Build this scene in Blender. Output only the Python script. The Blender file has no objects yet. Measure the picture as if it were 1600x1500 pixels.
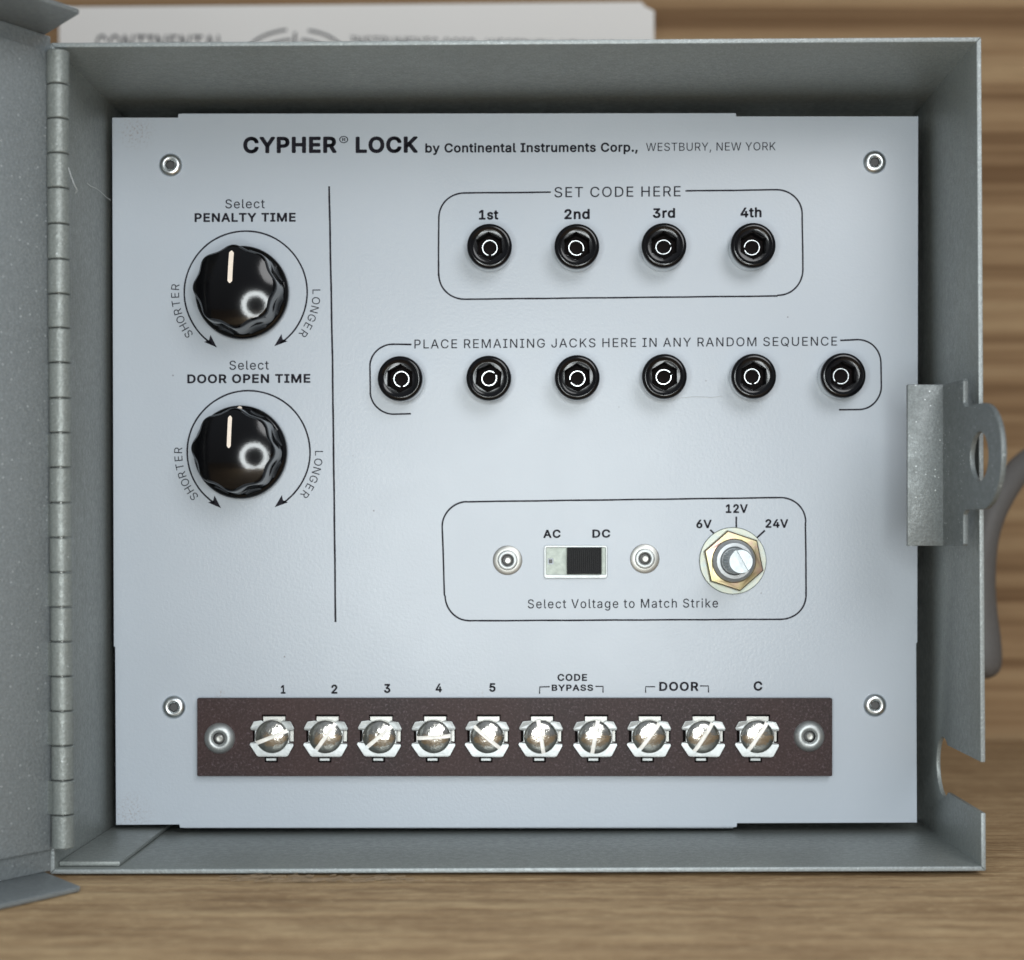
import bpy, bmesh, math, random
from mathutils import Vector, Matrix
random.seed(7)
R = math.radians
SC = bpy.context.scene
COL = SC.collection
MM = 0.001

# ------------------------------------------------------------------ camera
D = 445.0            # camera to front panel, mm
FPX = 2670.0         # focal length in photo pixels (1600 wide)
VU, VV = 850.0, 850.0
cam_d = bpy.data.cameras.new('camera')
cam = bpy.data.objects.new('camera', cam_d)
COL.objects.link(cam)
cam.location = (0, -D*MM, 0)
cam.rotation_euler = (R(90), 0, 0)
cam_d.sensor_width = 36
cam_d.lens = 36*FPX/1600
cam_d.shift_x = -50/1600
cam_d.shift_y = 100/1600
cam_d.clip_start = 0.01
cam_d.clip_end = 20
cam_d.dof.use_dof = True
cam_d.dof.focus_distance = 0.426
cam_d.dof.aperture_fstop = 60.0/5.2
SC.camera = cam

# ------------------------------------------------------------------ world, lamps, exposure
w = bpy.data.worlds.new('World'); SC.world = w; w.use_nodes = True
nt = w.node_tree
bg = nt.nodes['Background']
tc = nt.nodes.new('ShaderNodeTexCoord'); sp = nt.nodes.new('ShaderNodeSeparateXYZ')
mr = nt.nodes.new('ShaderNodeMapRange'); rp = nt.nodes.new('ShaderNodeValToRGB')
nt.links.new(tc.outputs['Generated'], sp.inputs[0]); nt.links.new(sp.outputs['Z'], mr.inputs['Value'])
mr.inputs['From Min'].default_value = -1; mr.inputs['From Max'].default_value = 1
nt.links.new(mr.outputs[0], rp.inputs[0])
rp.color_ramp.elements[0].position = 0.3; rp.color_ramp.elements[0].color = (0.30, 0.28, 0.26, 1)
rp.color_ramp.elements[1].position = 0.8; rp.color_ramp.elements[1].color = (0.80, 0.88, 0.97, 1)
nt.links.new(rp.outputs[0], bg.inputs['Color'])
bg.inputs['Strength'].default_value = 0.35

def area(name, loc, target, size, power, color, shape='DISK'):
    l = bpy.data.lights.new(name, 'AREA'); l.shape = shape; l.size = size*MM; l.energy = power; l.color = color
    o = bpy.data.objects.new(name, l); COL.objects.link(o)
    o.location = Vector(loc)*MM
    dirv = (Vector(target)-Vector(loc))
    o.rotation_euler = dirv.to_track_quat('-Z', 'Y').to_euler()
    return o
area('window_light', (215, -620, 340), (0, 0, 20), 340, 2.1, (0.98, 0.99, 1.0))
for k in range(20):                                    # LED ring lamp round the lens
    a = 2*math.pi*k/20
    area('ring_lamp_led', (-10+78*math.cos(a), -452, 78*math.sin(a)), (-10+78*math.cos(a), 0, 78*math.sin(a)), 34, 0.074, (0.93, 0.99, 1.0))
SC.view_settings.view_transform = 'Standard'
SC.view_settings.look = 'None'
SC.view_settings.exposure = 0.0
SC.view_settings.gamma = 1.0

# ------------------------------------------------------------------ materials
def mat(name):
    m = bpy.data.materials.new(name); m.use_nodes = True
    return m, m.node_tree, m.node_tree.nodes['Principled BSDF']
def pos_mm(nt, scale=(1, 1, 1)):
    g = nt.nodes.new('ShaderNodeNewGeometry'); v = nt.nodes.new('ShaderNodeVectorMath'); v.operation = 'MULTIPLY'
    v.inputs[1].default_value = tuple(1000*s for s in scale)
    nt.links.new(g.outputs['Position'], v.inputs[0]); return v.outputs[0]
def noise(nt, vec, scale, detail=3, rough=0.5, dist=0):
    n = nt.nodes.new('ShaderNodeTexNoise'); n.inputs['Scale'].default_value = scale
    n.inputs['Detail'].default_value = detail; n.inputs['Roughness'].default_value = rough
    n.inputs['Distortion'].default_value = dist
    nt.links.new(vec, n.inputs['Vector']); return n.outputs['Fac']
def ramp(nt, fac, stops, interp='LINEAR'):
    r = nt.nodes.new('ShaderNodeValToRGB'); r.color_ramp.interpolation = interp
    while len(r.color_ramp.elements) < len(stops): r.color_ramp.elements.new(0.5)
    for e, (p, c) in zip(r.color_ramp.elements, stops):
        e.position = p; e.color = (*c, 1) if len(c) == 3 else c
    nt.links.new(fac, r.inputs[0]); return r.outputs[0]
def bump(nt, h, strength, dist_mm, b, normal=None):
    n = nt.nodes.new('ShaderNodeBump'); n.inputs['Strength'].default_value = strength
    n.inputs['Distance'].default_value = dist_mm*MM
    nt.links.new(h, n.inputs['Height'])
    if normal: nt.links.new(normal, n.inputs['Normal'])
    if b: nt.links.new(n.outputs[0], b.inputs['Normal'])
    return n.outputs[0]
def mixc(nt, fac, a, b, mode='MIX'):
    m = nt.nodes.new('ShaderNodeMix'); m.data_type = 'RGBA'; m.blend_type = mode
    for sock, val in ((0, fac), (6, a), (7, b)):
        if isinstance(val, (int, float)): m.inputs[sock].default_value = val
        elif isinstance(val, tuple): m.inputs[sock].default_value = (*val, 1)
        else: nt.links.new(val, m.inputs[sock])
    return m.outputs[2]
def vor(nt, vec, scale):
    n = nt.nodes.new('ShaderNodeTexVoronoi'); n.inputs['Scale'].default_value = scale
    nt.links.new(vec, n.inputs['Vector']); return n

def paint_mat(name, base, fleck=0.5, peel=0.35, vs=0.85, vc=(0.52, 0.56, 0.57)):
    m, nt, b = mat(name); p = pos_mm(nt)
    big = noise(nt, p, 0.035, 3)
    c = mixc(nt, big, tuple(x*0.9 for x in base), tuple(x*1.12 for x in base))
    fine = noise(nt, p, 2.0, 3, 0.75)
    c = mixc(nt, ramp(nt, fine, [(0.42, (0, 0, 0)), (0.70, (0.55,)*3)]), c, tuple(min(1, x*1.8) for x in base))
    v = vor(nt, p, vs)
    spot = ramp(nt, v.outputs['Distance'], [(0.04, (1, 1, 1)), (0.19, (0, 0, 0))])
    sel = nt.nodes.new('ShaderNodeSeparateColor'); nt.links.new(v.outputs['Color'], sel.inputs[0])
    s2 = ramp(nt, sel.outputs[0], [(1-fleck*0.34, (0, 0, 0)), (1-fleck*0.34+0.06, (1, 1, 1))])
    mm = nt.nodes.new('ShaderNodeMath'); mm.operation = 'MULTIPLY'
    nt.links.new(spot, mm.inputs[0]); nt.links.new(s2, mm.inputs[1])
    c = mixc(nt, mm.outputs[0], c, vc)
    nt.links.new(c, b.inputs['Base Color'])
    nt.links.new(ramp(nt, noise(nt, p, 0.6, 2), [(0.3, (0.34,)*3), (0.7, (0.52,)*3)]), b.inputs['Roughness'])
    b.inputs['Metallic'].default_value = 0.25
    h1 = noise(nt, p, 1.3, 3, 0.6)
    n1 = bump(nt, h1, peel*1.8, 0.22, None)
    bump(nt, noise(nt, p, 6, 2), 0.25, 0.05, b, n1)
    return m
M_PAINT = paint_mat('hammered_grey_enamel', (0.188, 0.204, 0.196), 0.25)
M_RIM = paint_mat('lit_worn_enamel_edge', (0.235, 0.258, 0.26), 1.2)  # paler rim enamel: light on the front edges painted in, plus worn flecks
M_HINGE = paint_mat('hinge_enamel', (0.170, 0.186, 0.178), 0.3)
M_DOOR = paint_mat('hammered_grey_enamel_door', (0.185, 0.203, 0.210), 0.9, 0.45, 0.75, (0.62, 0.66, 0.68))
M_HASP = paint_mat('hammered_grey_enamel_hasp', (0.125, 0.139, 0.140), 1.1, 0.25, 0.9, (0.7, 0.75, 0.75))

# panel enamel
m, nt, b = mat('pale_grey_panel_enamel'); M_PANEL = m; p = pos_mm(nt)
c = mixc(nt, noise(nt, p, 0.02, 2), (0.375, 0.415, 0.462), (0.412, 0.453, 0.502))
v = vor(nt, p, 0.11); sel = nt.nodes.new('ShaderNodeSeparateColor'); nt.links.new(v.outputs['Color'], sel.inputs[0])
dot = ramp(nt, v.outputs['Distance'], [(0.018, (1, 1, 1)), (0.035, (0, 0, 0))])
pick = ramp(nt, sel.outputs[1], [(0.72, (0, 0, 0)), (0.8, (1, 1, 1))])
mm = nt.nodes.new('ShaderNodeMath'); mm.operation = 'MULTIPLY'; nt.links.new(dot, mm.inputs[0]); nt.links.new(pick, mm.inputs[1])
c = mixc(nt, mm.outputs[0], c, (0.16, 0.15, 0.16))
sm = ramp(nt, noise(nt, p, 0.35, 6, 0.75, 1.0), [(0.70, (0, 0, 0)), (0.85, (0.22,)*3)])
c = mixc(nt, sm, c, (0.33, 0.33, 0.36))
for (u_, v_, r_) in ((748, 1086, 1.8), (205, 1272, 7), (212, 205, 6), (345, 1085, 2.0)):
    d_ = nt.nodes.new('ShaderNodeVectorMath'); d_.operation = 'DISTANCE'; nt.links.new(p, d_.inputs[0]); d_.inputs[1].default_value = ((u_-850)/6, 0, (850-v_)/6)
    rr_ = nt.nodes.new('ShaderNodeMapRange'); nt.links.new(d_.outputs['Value'], rr_.inputs['Value']); rr_.inputs['From Min'].default_value = r_; rr_.inputs['From Max'].default_value = 0
    g_ = ramp(nt, noise(nt, p, 1.6, 5, 0.8), [(0.52, (0, 0, 0)), (0.62, (0.9,)*3)])
    k_ = nt.nodes.new('ShaderNodeMath'); k_.operation = 'MULTIPLY'; nt.links.new(rr_.outputs[0], k_.inputs[0]); nt.links.new(g_, k_.inputs[1])
    c = mixc(nt, k_.outputs[0], c, (0.22, 0.16, 0.14))
nt.links.new(c, b.inputs['Base Color'])
nt.links.new(ramp(nt, noise(nt, p, 0.045, 4, 0.6, 0.6), [(0.35, (0.305,)*3), (0.65, (0.335,)*3)]), b.inputs['Roughness'])
n1 = bump(nt, noise(nt, p, 1.25, 2, 0.5), 0.42, 0.075, None)
bump(nt, noise(nt, p, 3.0, 2, 0.5), 0.4, 0.03, b, n1)

def simple(name, col, rough=0.5, metal=0.0, bumpsc=None, bstr=0.2, bdist=0.05, var=0.12, spec=None, coat=0):
    m, nt, b = mat(name); p = pos_mm(nt)
    c = mixc(nt, noise(nt, p, 0.8, 4), tuple(x*(1-var) for x in col), tuple(min(1, x*(1+var)) for x in col))
    nt.links.new(c, b.inputs['Base Color'])
    b.inputs['Roughness'].default_value = rough; b.inputs['Metallic'].default_value = metal
    if coat: b.inputs['Coat Weight'].default_value = coat
    if spec is not None: b.inputs['Specular IOR Level'].default_value = spec
    if bumpsc: bump(nt, noise(nt, p, bumpsc, 3), bstr, bdist, b)
    return m
M_INK = simple('black_screen_print', (0.012, 0.011, 0.017), 0.6, 0, None, var=0.3, spec=0.12)
M_KNOB = simple('glossy_black_phenolic', (0.002, 0.002, 0.0025), 0.10, 0, 1.3, 0.16, 0.03, spec=0.38)
M_JACK = simple('glossy_black_plastic', (0.003, 0.003, 0.004), 0.14, 0, 1.4, 0.14, 0.05, spec=0.36)
M_JACKIN = simple('black_plastic_socket', (0.003, 0.003, 0.004), 0.3, 0, 2.0, 0.2, 0.04, spec=0.25)
M_COLLAR = simple('grey_glossy_collar', (0.42, 0.45, 0.47), 0.22, 0.9)
M_WHITE = simple('cream_pointer_paint', (0.80, 0.70, 0.60), 0.5, 0)
M_ZINC = simple('bright_zinc', (0.64, 0.67, 0.68), 0.3, 1.0, 1.2, 0.35, 0.07, var=0.2)
M_STEEL = simple('tinned_plate', (0.42, 0.44, 0.44), 0.48, 0.8, 1.6, 0.5, 0.08, var=0.2)
M_SLOT = simple('brushed_slot_floor', (0.78, 0.76, 0.72), 0.6, 0.5, 4.0, 0.5, 0.05, var=0.25)
M_NICKEL = simple('nickel_screw_head', (0.60, 0.585, 0.54), 0.17, 1.0, 1.1, 0.7, 0.12, var=0.3)
M_DARKM = simple('dark_rivet_bore', (0.07, 0.07, 0.07), 0.5, 0.6)
M_GREYM = simple('dull_terminal_metal', (0.40, 0.40, 0.38), 0.42, 0.9, 2.0, 0.3, 0.04)
M_SWPL = simple('dull_switch_plate', (0.36, 0.40, 0.36), 0.5, 0.3, 1.5, 0.6, 0.1, var=0.35)
M_BUSH = simple('machined_bushing', (0.42, 0.44, 0.45), 0.5, 0.7, 2.0, 0.4, 0.05, var=0.3)
M_SHAFT = simple('bare_aluminium', (0.46, 0.50, 0.52), 0.5, 0.75, 3.0, 0.6, 0.06, var=0.25)
M_RUBBER = simple('grey_rubber', (0.125, 0.118, 0.112), 0.6, 0, 0.5, 0.3, 0.2)
M_RIBS = simple('black_slider_plastic', (0.003, 0.003, 0.004), 0.42, 0, spec=0.2)
M_HOLE = simple('shadowed_bakelite', (0.008, 0.006, 0.006), 0.8, 0, spec=0.1)
M_LINT = simple('pale_lint', (0.5, 0.52, 0.52), 0.8, 0)
M_SPLINT = simple('torn_wood_fibre', (0.20, 0.145, 0.09), 0.8, 0)

# iridescent yellow chromate for the nut and washer
def chromate(name, a, b_, c_, rough):
    m, nt, b = mat(name); p = pos_mm(nt)
    f = noise(nt, p, 0.28, 3, 0.5, 0.8)
    nt.links.new(ramp(nt, f, [(0.30, a), (0.5, b_), (0.68, c_)]), b.inputs['Base Color'])
    b.inputs['Metallic'].default_value = 1; b.inputs['Roughness'].default_value = rough
    bump(nt, noise(nt, p, 2.2, 3), 0.2, 0.04, b)
    return m
M_NUT = chromate('yellow_chromate_nut', (0.34, 0.32, 0.17), (0.39, 0.33, 0.21), (0.38, 0.25, 0.22), 0.36)
M_WASH = chromate('pale_chromate_washer', (0.33, 0.37, 0.33), (0.37, 0.38, 0.33), (0.32, 0.37, 0.37), 0.5)

# bakelite board
m, nt, b = mat('brown_bakelite'); M_BOARD = m; p = pos_mm(nt)
f = noise(nt, p, 1.6, 4, 0.75)
c = ramp(nt, f, [(0.36, (0.014, 0.006, 0.006)), (0.55, (0.030, 0.015, 0.015)), (0.68, (0.085, 0.062, 0.072))])
c = mixc(nt, ramp(nt, noise(nt, p, 0.03, 2), [(0.35, (0, 0, 0)), (0.65, (1, 1, 1))]), c, mixc(nt, 0.35, c, (0.045, 0.014, 0.010)))
nt.links.new(c, b.inputs['Base Color']); b.inputs['Roughness'].default_value = 0.48; b.inputs['Specular IOR Level'].default_value = 0.28
bump(nt, f, 0.35, 0.07, b)

# wood
def wood(name, axis_scale, dark, mid, light, bands, fib=((0.05, 1, 1), 1.4, 0.45), contrast=(0.32, 0.52, 0.70), mottle=False):
    m, nt, b = mat(name)
    p = pos_mm(nt, axis_scale)
    g1 = noise(nt, p, bands, 3, 0.55, 0.25)
    g2 = noise(nt, p, bands*5, 4, 0.65)
    g3 = noise(nt, pos_mm(nt, fib[0]), fib[1], 3, 0.7)
    c = ramp(nt, g1, [(contrast[0], dark), (contrast[1], mid), (contrast[2], light)])
    c = mixc(nt, ramp(nt, g2, [(0.3, (0, 0, 0)), (0.7, (0.55,)*3)]), c, mixc(nt, 0.35, c, light))
    c = mixc(nt, ramp(nt, g3, [(0.48, (0, 0, 0)), (0.66, (fib[2],)*3)]), c, mixc(nt, 0.5, c, dark))
    if mottle:
        g4 = noise(nt, pos_mm(nt, (0.45, 1, 1)), 0.45, 5, 0.8, 0.6)
        c = mixc(nt, ramp(nt, g4, [(0.50, (0, 0, 0)), (0.66, (0.75,)*3)]), c, light)
        g5 = noise(nt, pos_mm(nt, (0.3, 1, 1)), 0.22, 3, 0.6)
        c = mixc(nt, ramp(nt, g5, [(0.50, (0, 0, 0)), (0.70, (0.6,)*3)]), c, dark)
    nt.links.new(c, b.inputs['Base Color']); b.inputs['Roughness'].default_value = 0.78; b.inputs['Specular IOR Level'].default_value = 0.2
    n1 = bump(nt, g1, 0.6, 1.2, None)
    bump(nt, g3, 0.4, 0.3, b, n1)
    return m
M_WALL = wood('rough_pine_wall', (0.010, 1, 1), (0.19, 0.105, 0.050), (0.37, 0.235, 0.125), (0.48, 0.33, 0.185), 0.15, contrast=(0.36, 0.50, 0.66))
M_FLOOR = wood('pale_pine_bench', (0.10, 1, 1), (0.23, 0.138, 0.068), (0.40, 0.265, 0.143), (0.58, 0.42, 0.24), 0.20, mottle=True, fib=((0.22, 1, 1), 0.8, 0.9), contrast=(0.25, 0.5, 0.75))
# paper
m, nt, b = mat('white_paper'); M_PAPER = m
c = mixc(nt, noise(nt, pos_mm(nt), 0.02, 3), (0.90, 0.87, 0.83), (0.94, 0.92, 0.89)); nt.links.new(c, b.inputs['Base Color'])
b.inputs['Roughness'].default_value = 0.8
M_PINK = simple('blurred_print_ink', (0.08, 0.08, 0.09), 0.6)

# ------------------------------------------------------------------ helpers
def obj(name, me, material=None, parent=None, loc=None, smooth=None):
    o = bpy.data.objects.new(name, me); COL.objects.link(o)
    if material:
        if isinstance(material, (list, tuple)):
            for x in material: me.materials.append(x)
        elif not me.materials: me.materials.append(material)
    if parent: o.parent = parent
    if loc is not None: o.location = Vector(loc)*MM
    if smooth is not None:
        for pl in me.polygons: pl.use_smooth = True
        me.set_sharp_from_angle(angle=R(smooth))
    return o
def empty(name, loc=(0, 0, 0)):
    o = bpy.data.objects.new(name, None); COL.objects.link(o); o.location = Vector(loc)*MM; o.empty_display_size = 0.01
    return o
def tag(o, label=None, cat=None, group=None, kind=None):
    if label: o['label'] = label
    if cat: o['category'] = cat
    if group: o['group'] = group
    if kind: o['kind'] = kind
    return o
def PT(u, v, h=0.0):
    """centre (x right, z up) in mm of the point seen at u,v that stands h mm proud of the front panel"""
    k = (D-h)/D/6.0
    return ((u-VU)*k, (VV-v)*k)
def mesh_from(verts, faces, name='mesh', mats=None):
    me = bpy.data.meshes.new(name); me.from_pydata([tuple(c*MM for c in v) for v in verts], [], faces); me.update()
    bm = bmesh.new(); bm.from_mesh(me); bmesh.ops.recalc_face_normals(bm, faces=bm.faces); bm.to_mesh(me); bm.free()
    return me
def bevel_me(me, w, segs=2, angle=30):
    bm = bmesh.new(); bm.from_mesh(me)
    es = [e for e in bm.edges if len(e.link_faces) == 2 and e.calc_face_angle() > R(angle)]
    bmesh.ops.bevel(bm, geom=es, offset=w*MM, segments=segs, affect='EDGES', profile=0.5, clamp_overlap=True)
    bm.to_mesh(me); bm.free(); return me
# panel-local frame: (x right, y up, h toward camera)  ->  world (x, -h, y)
def L2W(x, y, h): return (x, -h, y)
def outline(loops, h0, h1, bevel=0.0):
    """flat plate with holes: loops of (x,y) mm, standing from h0 to h1 proud of the panel"""
    cu = bpy.data.curves.new('c', 'CURVE'); cu.dimensions = '2D'; cu.fill_mode = 'BOTH'
    cu.extrude = max((h1-h0)/2-bevel, 1e-4); cu.bevel_depth = bevel; cu.bevel_resolution = 1; cu.offset = -bevel
    for lp in loops:
        s = cu.splines.new('POLY'); s.points.add(len(lp)-1)
        for q, (x, y) in zip(s.points, lp): q.co = (x, y, 0, 1)
        s.use_cyclic_u = True
    t = bpy.data.objects.new('t', cu); COL.objects.link(t)
    dg = bpy.context.evaluated_depsgraph_get()
    me = bpy.data.meshes.new_from_object(t.evaluated_get(dg))
    bpy.data.objects.remove(t); bpy.data.curves.remove(cu)
    hm = (h0+h1)/2
    for v in me.vertices: v.co = Vector(L2W(v.co.x, v.co.y, v.co.z+hm))*MM
    me.materials.clear(); me.update()
    return me
def circle(cx, cy, r, n=48, a0=0):
    return [(cx+r*math.cos(a0+2*math.pi*k/n), cy+r*math.sin(a0+2*math.pi*k/n)) for k in range(n)]
def rect(x0, y0, x1, y1): return [(x0, y0), (x1, y0), (x1, y1), (x0, y1)]
def rrect(x0, y0, x1, y1, r, n=6):
    pts = []
    for cx, cy, a in ((x1-r, y1-r, 0), (x0+r, y1-r, 90), (x0+r, y0+r, 180), (x1-r, y0+r, 270)):
        for k in range(n+1):
            t = R(a+90*k/n); pts.append((cx+r*math.cos(t), cy+r*math.sin(t)))
    return pts
def box(x0, x1, y0, y1, h0, h1, bev=0.0):
    vs = [L2W(x, y, h) for x in (x0, x1) for y in (y0, y1) for h in (h0, h1)]
    f = [(0, 1, 3, 2), (4, 6, 7, 5), (0, 4, 5, 1), (2, 3, 7, 6), (0, 2, 6, 4), (1, 5, 7, 3)]
    me = mesh_from(vs, f)
    if bev: bevel_me(me, bev)
    return me
def lathe(prof, n=48, matidx=None, rfun=None, caps=True):
    """profile [(r,h)] about the panel normal, origin on the panel"""
    vs, fs, mi = [], [], []
    for i, (r, h) in enumerate(prof):
        for k in range(n):
            a = 2*math.pi*k/n; rr = r if rfun is None else rfun(r, h, a, i)
            vs.append(L2W(rr*math.cos(a), rr*math.sin(a), h))
    for i in range(len(prof)-1):
        for k in range(n):
            k2 = (k+1) % n
            fs.append((i*n+k, i*n+k2, (i+1)*n+k2, (i+1)*n+k)); mi.append(matidx[i] if matidx else 0)
    if caps and prof[0][0] > 1e-6: fs.append(tuple(range(n-1, -1, -1))); mi.append(matidx[0] if matidx else 0)
    if caps and prof[-1][0] > 1e-6: fs.append(tuple(range((len(prof)-1)*n, len(prof)*n))); mi.append(matidx[-1] if matidx else 0)
    me = bpy.data.meshes.new('lathe'); me.from_pydata([tuple(c*MM for c in v) for v in vs], [], fs)
    for pl, q in zip(me.polygons, mi): pl.material_index = q
    bm = bmesh.new(); bm.from_mesh(me); bmesh.ops.remove_doubles(bm, verts=bm.verts, dist=1e-7)
    bmesh.ops.recalc_face_normals(bm, faces=bm.faces); bm.to_mesh(me); bm.free()
    return me
def join_me(*mes):
    bm = bmesh.new()
    for me in mes: bm.from_mesh(me)
    out = bpy.data.meshes.new('joined'); bm.to_mesh(out); bm.free(); return out
def tube(pts, radii, n=16):
    """tube through world points in mm"""
    vs, fs = [], []
    P = [Vector(p) for p in pts]
    up = Vector((0, 1, 0.01))
    for i, p in enumerate(P):
        t = (P[min(i+1, len(P)-1)]-P[max(i-1, 0)]).normalized()
        a = t.cross(up).normalized(); b = t.cross(a)
        for k in range(n):
            an = 2*math.pi*k/n; vs.append(tuple(p+(a*math.cos(an)+b*math.sin(an))*radii[i]))
    for i in range(len(P)-1):
        for k in range(n):
            k2 = (k+1) % n; fs.append((i*n+k, i*n+k2, (i+1)*n+k2, (i+1)*n+k))
    fs.append(tuple(range(n-1, -1, -1))); fs.append(tuple(range((len(P)-1)*n, len(P)*n)))
    return mesh_from(vs, fs)

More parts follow.
